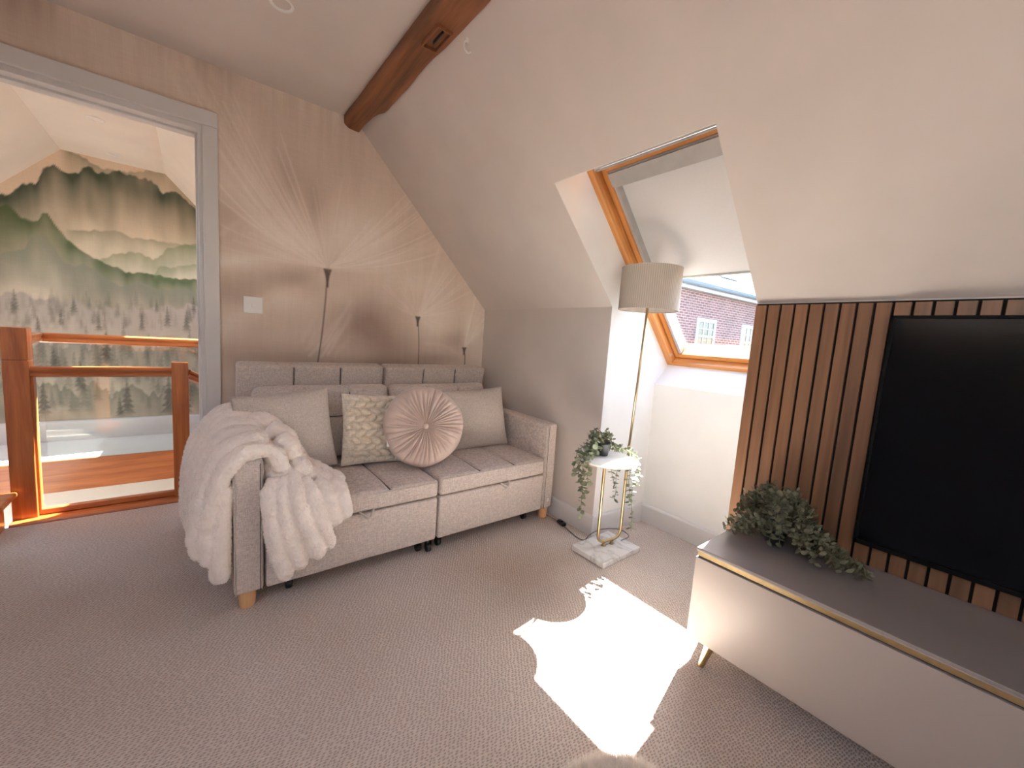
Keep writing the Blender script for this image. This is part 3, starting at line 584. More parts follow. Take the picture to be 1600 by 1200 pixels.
struct(slab([[(XLL, SY_, -1.6), (XLR, SY_, -1.6), (XLR, EY_, -1.6), (XLL, EY_, -1.6)]], (0, 0, -0.05)).build('floor_stairwell', 'carpet'))
lo = MB(); lo.box((XLL, BY + WT, -0.06), (-0.80, SY_, -0.004)); lo.box((0.06, BY + WT, -0.06), (XLR, SY_, -0.004)); struct(lo.build('floor_landing', 'carpet'))
# ================================================================== balustrade of the stair
orange = lambda ax, nm: wood(nm, lin(156, 80, 32), lin(208, 126, 64), ax, 3.2, 0.32, 1.6, 24, 0.5, False)
MT['oakZ'] = orange('Z', 'varnished_pine_upright'); MT['oakX'] = orange('X', 'varnished_pine_rail'); MT['oakY'] = orange('Y', 'varnished_pine_cross')
NY = 2.985
bal = empty('stair_balustrade', (-0.37, NY + 0.04, 0), 0, 'varnished orange pine stair balustrade with two newel posts and glass infill panel', 'balustrade')
def rel(p, lo): return tuple(lo[i] - p[i] for i in range(3))
BO = (-0.37, NY + 0.04, 0)
def bbox(par, org, lo, hi, nm, m, bev=0.003): return MB().box(rel(org, lo), rel(org, hi), bev).build(nm, m, par)
nw = bbox(bal, BO, (-0.716, NY, -0.06), (-0.631, NY + 0.085, 0.806), 'newel_post', 'oakZ'); bbox(nw, (0, 0, 0), rel(BO, (-0.716, NY, 0.810)), rel(BO, (-0.631, NY + 0.085, 0.968)), 'newel_cap', 'oakZ', 0.004)
bbox(nw, (0, 0, 0), rel(BO, (-0.710, NY + 0.006, 0.804)), rel(BO, (-0.637, NY + 0.079, 0.812)), 'newel_joint', 'oakZ', 0.001)
bbox(bal, BO, (-0.101, NY, -0.06), (-0.025, NY + 0.076, 0.808), 'newel_post', 'oakZ')
def rail(par, a, b, w, h, m, nm='handrail'):
    a = Vector(a); b = Vector(b); d = (b - a).normalized(); sd = d.cross(Vector((0, 0, 1))).normalized(); up = sd.cross(d)
    pr = [(-.36, 0), (-.5, .12), (-.5, .38), (-.40, .46), (-.40, .56), (-.5, .66), (-.5, .88), (-.38, 1), (.38, 1), (.5, .88), (.5, .66), (.40, .56), (.40, .46), (.5, .38), (.5, .12), (.36, 0)]
    mb = MB(); k = len(pr); v = [p + sd * (u * w) + up * ((t - 1) * h) for p in (a, b) for u, t in pr]
    mb.raw(v, [tuple(range(k)), tuple(range(2 * k - 1, k - 1, -1))] + [(i, i + k, (i + 1) % k + k, (i + 1) % k) for i in range(k)]); return mb.build(nm, m, par)
rail(bal, rel(BO, (-0.633, NY + 0.04, 0.777)), rel(BO, (-0.100, NY + 0.04, 0.777)), 0.06, 0.052, 'oakX')
rail(bal, rel(BO, (-0.03, NY + 0.045, 0.765)), rel(BO, (0.26, NY + 0.30, 0.56)), 0.06, 0.05, 'oakX')
gp = bbox(bal, BO, (-0.628, NY + 0.036, 0.035), (-0.103, NY + 0.044, 0.727), 'glass_panel', 'glass', 0)
bbox(bal, BO, (-0.633, NY + 0.022, 0.012), (-0.100, NY + 0.058, 0.040), 'bottom_rail', 'oakX')
bbox(bal, BO, (-0.634, NY + 0.018, 0.04), (-0.622, NY + 0.062, 0.735), 'glazing_bead', 'oakZ', 0.001)
bbox(bal, BO, (-0.716, NY - 0.066, -0.05), (0.10, NY + 0.10, 0.010), 'floor_nosing', 'oakX', 0.006)
rail(bal, rel(BO, (-0.672, NY + 0.085, 0.930)), rel(BO, (-0.822, 4.085, 0.902)), 0.055, 0.055, 'oakY', 'return_rail')
# far side of the stairwell
BF = (-0.4, 4.12, -0.22)
far = empty('landing_guard_rail', BF, 0, 'long pine handrail and deep pine fascia board on the far edge of the stairwell', 'handrail')
rail(far, rel(BF, (-0.81, 4.12, 0.902)), rel(BF, (0.80, 4.12, 0.902)), 0.06, 0.066, 'oakX')
bbox(far, BF, (-1.95, 4.10, -0.225), (0.84, 4.128, 0.004), 'fascia_board', 'oakX', 0.003)
bbox(far, BF, (-0.81, 4.116, 0.004), (0.80, 4.124, 0.842), 'glass_panel', 'glass', 0)
bbox(far, BF, (0.72, 4.08, 0.004), (0.80, 4.16, 0.93), 'newel_post', 'oakZ')
# wooden step beside the newel
st = empty('timber_step', (-0.92, 2.86, 0), 0, 'low pine step with pale carpeted tread beside the tall newel post', 'step')
so = (-0.92, 2.86, 0)
bbox(st, so, (-1.18, 2.775, 0), (-0.722, 2.912, 0.135), 'riser', 'oakX'); bbox(st, so, (-1.18, 2.76, 0.135), (-0.69, 2.975, 0.160), 'tread', 'oakX', 0.008); bbox(st, so, (-1.18, 2.80, 0.160), (-0.76, 2.915, 0.168), 'carpet_pad', 'recess', 0.003)
# ================================================================== ceiling fittings and the beam
def downlight(loc, label, group=None):
    d = empty('downlight', loc, 0, label, 'light', group)
    MB().lathe([(0.030, 0.004), (0.034, -0.003), (0.043, -0.004), (0.045, 0.0), (0.043, 0.004)], 32).build('bezel', 'whitep', d, True)
    MB().lathe([(0.030, 0.004), (0.026, 0.010), (0.0, 0.012)], 24).build('reflector', 'chrome', d, True)
    MB().lathe([(0.021, 0.006), (0.019, 0.002), (0.0, 0.0015)], 20).build('lamp', 'glassy', d, True)
MT['glassy'] = plain('lamp_lens', (0.16, 0.16, 0.16, 1), 0.12, 0, 0.03)
downlight((0.284, 1.913, CE - 0.001), 'recessed white downlight in the flat ceiling near the wooden beam')
downlight((-0.466, 3.832, ZL - 0.001), 'recessed white downlight in the landing ceiling above the open stairwell', 'landing downlights'); downlight((-0.461, 4.534, ZL - 0.001), 'recessed white downlight in the landing ceiling right beside the mountain wallpaper', 'landing downlights')
MT['beam'] = wood('old_stained_oak_beam', lin(78, 44, 24), lin(150, 94, 58), 'Y', 3.0, 0.55, 1.2, 22, 0.15, False)
def beam():
    ys = np.linspace(YF + 0.01, BY - 0.003, 110); V = []; F = []; k = 14
    for i, y in enumerate(ys):
        w = 0.5 + 0.06 * mnoise.noise(Vector((0, y * 1.7, 3.1))); e = 0.010 * mnoise.noise(Vector((5, y * 5, 0))); sag = 0.012 * mnoise.noise(Vector((9, y * 2.2, 1)))
        # cross-section (x, z): left bottom, right bottom cut to the slope
        x0, x1 = 0.700 + e * 0.3, 0.822 + e + 0.018 * mnoise.noise(Vector((2, y * 3.0, 7)))
        zb = 2.222 + sag
        if y > BY - 0.35: x1 -= 0.030 * ss(np.array(y), BY - 0.35, BY - 0.25)
        pts = [(x0, CE + 0.01), (x0 - 0.001, zb + 0.040), (x0, zb + 0.022), (x0 + 0.003, zb + 0.015), (x0 + 0.020, zb + 0.003), (x0 + 0.030, zb), (x0 + 0.06, zb - 0.002), (x1 - 0.014, zb - 0.004), (x1 - 0.006, zb - 0.001), (x1 - 0.001, zb + 0.012), (x1, zb + 0.035), (x1 - 0.02, CE + 0.01)]
        k = len(pts)
        for (x, z) in pts: V.append((x + 0.002 * mnoise.noise(Vector((x * 60, y * 14, z * 60))), y, z + 0.002 * mnoise.noise(Vector((x * 50, y * 12, z * 40 + 9)))))
    n = len(ys)
    for i in range(n - 1):
        for j in range(k - 1): F.append((i * k + j, i * k + j + 1, (i + 1) * k + j + 1, (i + 1) * k + j))
    F.append(tuple(range(k))); F.append(tuple((n - 1) * k + j for j in range(k))[::-1])
    me = pmesh(V, F); e = empty('ceiling_beam', (0.76, BY - 0.01, 2.22), 0, 'rough dark-stained oak beam running where flat ceiling meets the slope', 'beam')
    me.transform(Matrix.Translation((-0.76, -(BY - 0.01), -2.22))); o = link('timber', me, 'beam', e); shade_auto(me, 40)
    # old mortise pocket on the underside
    b = MB(); y0, y1 = 1.50 - BY + 0.01, 1.64 - BY + 0.01
    for lo_, hi_ in (((-0.022, y0, -0.008), (0.034, y0 + 0.006, 0.02)), ((-0.022, y1 - 0.006, -0.008), (0.034, y1, 0.02)), ((-0.026, y0, -0.008), (-0.020, y1, 0.02)), ((0.032, y0, -0.008), (0.038, y1, 0.02))): b.box(lo_, hi_, 0.001)
    b.build('mortise_edge', 'beam', e); MB().box((0.004, y0 + 0.020, -0.0062), (0.010, y1 - 0.04, 0.02), 0.002).build('mortise_slot', 'black', e)
beam()
hk = empty('ceiling_hook', (0.845, 1.47, 2.205), 0, 'small white plastic hook on the sloping ceiling beside the beam', 'hook')
MB().lathe([(0.0, 0.004), (0.010, 0.003), (0.011, 0.0)], 16, Matrix.Rotation(math.radians(225), 4, 'Y')).build('hook_base', 'whitep', hk, True)
MB().tube(catmull([(0, 0, 0), (-0.012, 0, -0.014), (-0.010, 0, -0.034), (0.006, 0, -0.044), (0.018, 0, -0.034)], 6), 0.0035, 8).build('hook_arm', 'whitep', hk, True)
# light switch
swc = (0.255, BY, 1.160)
sw = empty('light_switch', swc, 0, 'square white single light switch on the dandelion wallpaper beside the door casing', 'switch')
MB().box((-0.044, -0.009, -0.044), (0.044, 0.0, 0.044), 0.003).build('plate', 'whitep', sw); MB().box((-0.008, -0.013, -0.012), (0.008, -0.008, 0.012), 0.002).build('rocker', 'whitep', sw)
for s_ in (-1, 1): MB().lathe([(0.0, -0.0105), (0.0035, -0.0102), (0.004, -0.008)], 12, Matrix.Translation((0.031 * s_, 0, 0)) @ Matrix.Rotation(-PI / 2, 4, 'X') @ Matrix.Scale(-1, 4, (0, 0, 1))).build('screw', 'chrome', sw)
# ================================================================== house across the yard, seen through the roof window
BD = Vector((0.99747, -0.07066, 0)).normalized(); BN = Vector((BD.y, -BD.x, 0))    # along its wall; its face looks back to us (-y)
B0 = Vector((12.6, 6.05, -4.6))
tbk = NT('brickwork'); br = tbk.n('TexBrick', offset=0.5); br.inputs['Color1'].default_value = lin(112, 68, 62); br.inputs['Color2'].default_value = lin(132, 90, 82); br.inputs['Mortar'].default_value = lin(158, 148, 144)
br.inputs['Scale'].default_value = 1.0; br.inputs['Mortar Size'].default_value = 0.010; br.inputs['Brick Width'].default_value = 0.225; br.inputs['Row Height'].default_value = 0.075; br.inputs['Bias'].default_value = -0.1
cc = tbk.n('TexCoord'); sx = tbk.n('SeparateXYZ'); tbk.l(cc.outputs['Object'], sx.inputs[0]); cx = tbk.n('CombineXYZ'); tbk.l(sx.outputs['X'], cx.inputs[0]); tbk.l(sx.outputs['Z'], cx.inputs[1]); tbk.l(cx.outputs[0], br.inputs['Vector'])
nb = tbk.n('TexNoise', i_Scale=1.4, i_Detail=5.0); tbk.l(cc.outputs['Object'], nb.inputs['Vector'])
tbk.l(tbk.mixrgb(1.0, br.outputs['Color'], tbk.ramp(nb.outputs['Fac'], [(0.3, (0.8, 0.8, 0.8, 1)), (0.7, (1.1, 1.05, 1.05, 1))]), 'MULTIPLY'), tbk.b.inputs['Base Color']); setp(tbk.b, Roughness=0.9); MT['brick'] = tbk.m
tr_ = NT('slate_roof'); br = tr_.n('TexBrick', offset=0.5); br.inputs['Color1'].default_value = lin(58, 54, 52); br.inputs['Color2'].default_value = lin(78, 74, 70); br.inputs['Mortar'].default_value = lin(36, 34, 32); br.inputs['Scale'].default_value = 1.0; br.inputs['Mortar Size'].default_value = 0.012; br.inputs['Brick Width'].default_value = 0.25; br.inputs['Row Height'].default_value = 0.2
tr_.l(tr_.coords('Object'), br.inputs['Vector']); tr_.l(br.outputs['Color'], tr_.b.inputs['Base Color']); setp(tr_.b, Roughness=0.85); MT['slate'] = tr_.m
MT['render'] = plain('painted_joinery', (0.42, 0.43, 0.43, 1), 0.6, 0, 0.03); MT['gutter'] = plain('grey_gutter', (0.16, 0.19, 0.22, 1), 0.4, 0, 0.06)
MT['dimglass'] = plain('dim_window_glass', (0.05, 0.06, 0.055, 1), 0.2, 0, 0.2, 3)
hs = empty('brick_house', B0, math.atan2(BD.y, BD.x), 'red brick house with white sash windows seen outside through the roof window', 'building')
def bpt(px, py):                                    # pixel -> (along wall, height) in the house frame
    d = AX.T @ np.array([(px - 800) / FPX, (py - 600) / FPX, 1.0]); n = np.array(BN); tt = (n @ (np.array(B0) - CAM)) / (n @ d); p = CAM + tt * d - np.array(B0)
    return float(p @ np.array(BD)), float(p[2])
ez = bpt(1120, 461)[1]
HL = bpt(1035, 500)[0]; MB().box((HL, 0, 0), (16, 6.5, ez)).build('brick_wall', 'brick', hs)
MB().box((HL - 0.2, -0.16, ez - 0.02), (16.2, 0.05, ez + 0.10), 0.01).build('eaves_board', 'render', hs)
gut = MB(); v_, f_ = tube_data([(HL - 0.2, -0.22, ez + 0.15), (16.2, -0.22, ez + 0.15)], 0.075, 12); gut.raw(v_, f_); gut.build('gutter', 'gutter', hs, True)
rf = MB(); rf.raw([(HL - 0.2, -0.25, 0), (16.2, -0.25, 0), (16.2, 5.5, 0), (HL - 0.2, 5.5, 0), (HL - 0.2, -0.25, 0.08), (16.2, -0.25, 0.08), (16.2, 5.5, 0.08), (HL - 0.2, 5.5, 0.08)], [(0, 3, 2, 1), (4, 5, 6, 7), (0, 1, 5, 4), (1, 2, 6, 5), (2, 3, 7, 6), (3, 0, 4, 7)])
roof = rf.build('roof', 'slate', hs, loc=(0, 0, ez + 0.22), rot=(math.radians(33), 0, 0))
sxr = bpt(1165, 440)[0]; rl = MB(); rl.box((sxr - 0.1, 1.0, 0.08), (sxr + 1.0, 2.3, 0.16), 0.02).build('roof_light', 'render', roof); MB().box((sxr - 0.02, 1.08, 0.16), (sxr + 0.92, 2.22, 0.165)).build('roof_light_glass', 'dimglass', roof)
def sash(x0, x1, z0, z1):
    w = empty('sash_window', (0, 0, 0)); w.parent = hs
    f = MB()
    for lo_, hi_ in (((x0 - .07, -.03, z0 - .07), (x0 + .04, .05, z1 + .07)), ((x1 - .04, -.03, z0 - .07), (x1 + .07, .05, z1 + .07)), ((x0, -.03, z1 - .04), (x1, .05, z1 + .07)), ((x0 - .12, -.07, z0 - .1), (x1 + .12, .05, z0))): f.box(lo_, hi_, 0.005)
    fo = f.build('window_frame', 'render', hs); bpy.data.objects.remove(w)
    zm = (z0 + z1) / 2; bars = MB(); wd = (x1 - x0 - 0.08) / 3
    for i in (1, 2): bars.box((x0 + .04 + wd * i - .012, -.02, z0), (x0 + .04 + wd * i + .012, .02, z1 - .03))
    bars.box((x0 + .03, -.03, zm - .03), (x1 - .03, .02, zm + .03))
    for a, b in ((z0, zm - .03), (zm + .03, z1 - .04)): bars.box((x0 + .04, -.02, (a + b) / 2 - .012), (x1 - .04, .02, (a + b) / 2 + .012))
    bars.build('glazing_bar', 'render', fo)
    for i in range(3):
        for (a, b) in ((z0, zm - .03), (zm + .03, z1 - .04)):
            for h_ in (0, 1):
                c = (a + b) / 2; lo_z, hi_z = ((a, c - .012), (c + .012, b))[h_]
                MB().box((x0 + .04 + wd * i + .012, -.004, lo_z), (x0 + .04 + wd * (i + 1) - .012, .004, hi_z)).build('pane', 'dimglass', fo)
xa, za = bpt(1091, 500); xb, zb_ = bpt(1117, 503); _, zlow = bpt(1088, 546)
sash(xa, xb, zlow - 0.05, za); ww = xb - xa
xc, zc_ = bpt(1161, 505); sash(xc, xc + ww, zlow - 0.15, za - 0.0)
for k in (2, 3): sash(xc + (xc - xa) * (k - 1), xc + (xc - xa) * (k - 1) + ww, zlow - 0.15, za)

gr = MB(); gr.box((-60, -60, -4.75), (80, 80, -4.65)); struct(gr.build('ground_outside', plain('yard_paving', (0.05, 0.05, 0.05, 1), 0.9, 0, 0.15, 1.5)))
# ================================================================== sofa
MT['linen'] = fabric('oatmeal_linen', (0.57, 0.495, 0.445, 1), 520, 0.95, 0.13, 0.4, 0.15)
MT['linen2'] = fabric('cushion_linen', (0.54, 0.475, 0.425, 1), 620, 0.95, 0.10, 0.35, 0.15)
MT['thread'] = plain('dark_seam_thread', (0.10, 0.075, 0.06, 1), 0.9)
MT['beech'] = wood('beech_leg', lin(196, 140, 92), lin(226, 178, 130), 'Z', 2.0, 0.45, 2.0, 40, 0.2, False)
YS = 1.655                                                    # front plane of the sofa
SO = (0.9, 2.05, 0.0)
sofa = empty('sofa', SO, 0, 'oatmeal linen two-seat sofa bed with slim square arms and beech legs', 'sofa')
def sp_(me, name, c, m='linen', par=None, rot=None, smooth=True):
    o = link(name, me, m, par or sofa, False, (c[0] - SO[0], c[1] - SO[1], c[2]) if par is None else c, rot); shade_auto(me, 50); return o
# arms
for x0, x1, zt in ((0.102, 0.196, 0.575), (1.628, 1.706, 0.590)):
    cx, hx = (x0 + x1) / 2, (x1 - x0) / 2; ar = sp_(rbox((hx, 0.43, (zt - 0.068) / 2), 0.014, (6, 30, 14), 0.003, noise=0.0015, seed=2), 'arm', (cx, YS + 0.43, (zt + 0.068) / 2))
    hz = (zt - 0.068) / 2 - 0.003; hh = hx - 0.006
    seam_on(ar, [(-hh, -0.4292, -hz), (-hh, -0.4292, hz), (hh, -0.4292, hz), (hh, -0.4292, -hz)], 0.0018, 'piping', 'linen2')
    sgn = 1 if x0 < 0.5 else -1
    seam_on(ar, [(sgn * (hx - 0.012), -0.4300, -hz), (sgn * (hx - 0.012), -0.4300, hz - 0.01)], 0.0012)
# seats: drawer front below, tufted cushion above
for k, (x0, x1) in enumerate(((0.203, 0.921), (0.931, 1.624))):
    cx, hx = (x0 + x1) / 2, (x1 - x0) / 2
    sp_(rbox((hx, 0.38, 0.1065), 0.010, (24, 16, 8), 0, noise=0.002, nscale=5, seed=k), 'base_drawer', (cx, YS + 0.385, 0.1745))
    ztop = 0.372 + 0.010 * k
    cu = sp_(rbox((hx, 0.375, (ztop - 0.288) / 2), 0.016, (30, 30, 6), 0.020, (-0.33, 0.33), (0.05,), 0.010, 0.007, noise=0.002, nscale=4, seed=k + 5), 'seat_cushion', (cx, YS + 0.378, (ztop + 0.288) / 2))
    hz = (ztop - 0.288) / 2; hy = 0.375
    for s_ in (-0.33, 0.33):
        sh = lambda v: (1 - s_ ** 4) * max(0, 1 - v ** 4)
        seam_on(cu, [(s_ * hx, v * hy, hz + 0.0135 * sh(v) * (0.55) - 0.0065 if abs(v) < 0.96 else hz - 0.004) for v in np.linspace(-0.985, 0.9, 26)], 0.0022)
    seam_on(cu, [(u * hx, 0.05 * hy, hz + 0.0135 * 0.55 * max(0, 1 - u ** 4) - 0.0060) for u in np.linspace(-0.97, 0.97, 26)], 0.0018)
    seam_on(cu, [(-hx + 0.008, -hy - 0.0005, hz - 0.010), (hx - 0.008, -hy - 0.0005, hz - 0.010)], 0.0015, 'piping', 'linen2')
    tx = (0.575 - cx) if k == 0 else (1.325 - cx)
    pb = MB(); pb.tube(catmull([(tx - 0.030, -hy - 0.003, -hz + 0.008), (tx - 0.012, -hy - 0.020, -hz - 0.006), (tx + 0.006, -hy - 0.026, -hz - 0.016), (tx + 0.020, -hy - 0.020, -hz - 0.006), (tx + 0.030, -hy - 0.003, -hz + 0.008)], 6), [0.0045] * 25, 6); pb.tube(catmull([(tx - 0.016, -hy - 0.004, -hz - 0.004), (tx + 0.004, -hy - 0.018, -hz - 0.026), (tx + 0.024, -hy - 0.004, -hz - 0.004)], 6), 0.0038, 6); pb.build('pull_tab', 'linen2', cu, True)
# two back panels, tilted
for x0, x1 in ((0.166, 0.903), (0.914, 1.640)):
    cx, hx = (x0 + x1) / 2, (x1 - x0) / 2
    bp = sp_(rbox((hx, 0.055, 0.275), 0.016, (30, 24, 6), 0.012, (-0.32, 0.32), (), 0.008, 0.006, up=1, noise=0.002, seed=3), 'back_panel', (cx, 2.452, 0.590), rot=(math.radians(-7 if x0 < 0.5 else -9), 0, PI))
    for s_ in (-0.32, 0.32): seam_on(bp, [(s_ * hx, 0.0555 + 0.012 * 0.5 * max(0, 1 - v ** 4) - 0.004, v * 0.275) for v in np.linspace(-0.5, 0.955, 16)], 0.0020)
    seam_on(bp, [(-hx + 0.010, 0.0515, -0.1), (-hx + 0.008, 0.0515, 0.255), (-hx + 0.02, 0.0515, 0.266), (hx - 0.02, 0.0515, 0.266), (hx - 0.008, 0.0515, 0.255), (hx - 0.010, 0.0515, -0.1)], 0.0022, 'piping', 'linen2')
for (x, y) in ((0.146, YS + 0.042), (1.672, YS + 0.042), (0.146, 2.46), (1.672, 2.46)): MB().lathe([(0.024, 0), (0.026, 0.004), (0.031, 0.074)], 24, None, True, True).build('leg', 'beech', sofa, True, (x - SO[0], y - SO[1], 0), None, 40)
for (x, y) in ((0.29, 1.73), (0.855, 1.72), (0.895, 1.69), (0.965, 1.72), (1.545, 1.73)):
    c = MB(); c.lathe([(0.0, -0.011), (0.018, -0.011), (0.020, -0.008), (0.020, 0.008), (0.018, 0.011), (0.0, 0.011)], 20, Matrix.Translation((0, 0, 0.020)) @ Matrix.Rotation(PI / 2, 4, 'Y')); c.box((-0.014, -0.010, 0.022), (-0.011, 0.010, 0.072)); c.box((0.011, -0.010, 0.022), (0.014, 0.010, 0.072)); c.box((-0.014, -0.012, 0.060), (0.014, 0.012, 0.074)); c.build('castor', 'black', sofa, loc=(x - SO[0], y - SO[1], 0))
tgx, tgz = 1.668, 0.122
lb = MB().box((-0.0075, -0.0012, -0.009), (0.0075, 0, 0.009), 0.0003).build('fabric_label', 'whitep', sofa, loc=(tgx - SO[0], YS - 0.0025 - SO[1], tgz))
MB().box((-0.0035, -0.0016, -0.0006), (0.0035, -0.0011, 0.0006)).box((-0.0006, -0.0016, -0.0035), (0.0006, -0.0011, 0.0035)).build('label_mark', 'thread', lb)

# ================================================================== cushions
def pillow(w, h, t, n=44, pinch=0.06, seed=0, wr=0.004, power=2.2, bumpfn=None):
    """knife-edge cushion standing in the XZ plane, base at z = 0, thickness along y"""
    V = []; F = []; g = np.linspace(-1, 1, n + 1)
    for side in (-1, 1):
        for j, v in enumerate(g):
            for i, u in enumerate(g):
                e = (max(0, 1 - abs(u) ** power) * max(0, 1 - abs(v) ** power)) ** 0.48
                x = u * w / 2 * (1 - pinch * (1 - v * v) * abs(u)); z = v * h / 2 * (1 - pinch * (1 - u * u) * abs(v))
                y = side * t / 2 * e
                p = Vector((x * 7 + seed, z * 7, side * 2.0)); nz = mnoise.noise(p) * wr * 1.6 + mnoise.noise(p * 2.7) * wr * 0.7
                y += side * nz * e ** 0.5
                if bumpfn: y += side * bumpfn(u, v, side) * min(1, e * 2.2)
                V.append((x, y, z + h / 2))
    m = (n + 1) ** 2; idx = lambda s, i, j: s * m + j * (n + 1) + i
    for s in (0, 1):
        for j in range(n):
            for i in range(n):
                q_ = (idx(s, i, j), idx(s, i + 1, j), idx(s, i + 1, j + 1), idx(s, i, j + 1)); F.append(q_ if s == 0 else q_[::-1])
    me = pmesh(V, F); b = bmesh.new(); b.from_mesh(me); bmesh.ops.remove_doubles(b, verts=b.verts, dist=0.0006); bmesh.ops.recalc_face_normals(b, faces=b.faces); b.to_mesh(me); b.free(); return me
def edge_pipe(o, w, h, pinch, r=0.0022, m='linen2'):
    pts = []
    for (u, v) in [(u, -1) for u in np.linspace(-1, 1, 16)] + [(1, v) for v in np.linspace(-1, 1, 16)[1:]] + [(u, 1) for u in np.linspace(1, -1, 16)[1:]] + [(-1, v) for v in np.linspace(1, -1, 16)[1:-1]]:
        pts.append((u * w / 2 * (1 - pinch * (1 - v * v) * abs(u)), 0, v * h / 2 * (1 - pinch * (1 - u * u) * abs(v)) + h / 2))
    mb = MB(); mb.tube(pts, r, 6, False, True); return mb.build('piping', m, o, True)
def cushion(name, base, w, h, t, lean, yaw, roll, label, group=None, pinch=0.06, m='linen2', seed=0, **kw):
    e = empty(name, base, 0, label, 'cushion', group); e.rotation_mode = 'ZXY'; e.rotation_euler = (math.radians(-lean), math.radians(roll), math.radians(yaw))
    me = pillow(w, h, t, pinch=pinch, seed=seed, **kw); o = link('cover', me, m, e, True); return e, o
# flat tufted back cushions leaning on the back panels
for k, (cx, top) in enumerate(((0.540, 0.765), (1.205, 0.780))):
    e = empty('back_cushion', (cx, 2.175, 0.395), 0, ('tufted linen back cushion behind the plain square cushion and the knitted one', 'tufted linen back cushion behind the round velvet cushion by the right arm')[k], 'cushion', 'tufted back cushions')
    e.rotation_mode = 'ZXY'; e.rotation_euler = (math.radians(-11), 0, 0)
    hx, hz = (0.325, 0.188)
    me = rbox((hx, 0.062, hz), 0.040, (34, 26, 6), 0.018, (-0.33, 0.33), (0.12,), 0.008, 0.006, up=1, noise=0.004, nscale=5, seed=k + 11); me.transform(Matrix.Rotation(PI, 4, 'Z')); me.transform(Matrix.Translation((0, 0, hz))); o = link('cover', me, 'linen', e); shade_auto(me, 60)
    for s_ in (-0.33, 0.33): seam_on(o, [(-s_ * hx, -(0.0625 + 0.018 * 0.5 * max(0, 1 - v ** 4)) + 0.004 if abs(v) < 0.80 else -0.050 + 0.10 * (abs(v) - 0.80), hz + v * hz) for v in np.linspace(-0.8, 0.97, 18)], 0.0020)
    seam_on(o, [(u * hx, -(0.0625 + 0.018 * 0.5 * max(0, 1 - u ** 4)) + 0.004, hz + 0.12 * hz) for u in np.linspace(-0.88, 0.88, 18)], 0.0018)
e, o = cushion('scatter_cushion', (0.352, 1.985, 0.388), 0.395, 0.385, 0.13, 10, 6, -6, 'plain square linen cushion between the fur throw and the knitted cushion', 'plain linen cushions', 0.05, seed=2); edge_pipe(o, 0.395, 0.385, 0.05)
e, o = cushion('scatter_cushion', (1.375, 1.99, 0.390), 0.42, 0.37, 0.13, 14, -4, -2, 'plain square linen cushion between the round velvet cushion and the sofa arm', 'plain linen cushions', 0.05, seed=9); edge_pipe(o, 0.42, 0.37, 0.05)
# chunky knitted cushion
MT['knit'] = fabric('cream_chunky_wool', (0.76, 0.67, 0.55, 1), 300, 0.98, 0.08, 0.6, 0.5)
def knit(u, v, side):
    a, b = u * 3.6, v * 5.0; r = math.floor(b); a2 = a + (0.5 if r % 2 else 0); fa, fb = a2 - math.floor(a2) - 0.5, b - r - 0.5
    th = 0.7 if (r % 2) else -0.7; x = fa * math.cos(th) + fb * math.sin(th); y = -fa * math.sin(th) + fb * math.cos(th)
    d = (x / 0.66) ** 2 + (y / 0.40) ** 2
    return 0.024 * math.sqrt(max(0, 1 - d)) + 0.0025 * mnoise.noise(Vector((u * 40, v * 40, 0))) + 0.006 * mnoise.noise(Vector((u * 5, v * 5, 3))) - 0.004
e, o = cushion('knitted_cushion', (0.740, 1.975, 0.388), 0.37, 0.36, 0.10, 12, -4, 3, 'cream chunky braided knit cushion half behind the round velvet cushion', None, 0.05, 'knit', 4, n=110, bumpfn=knit)
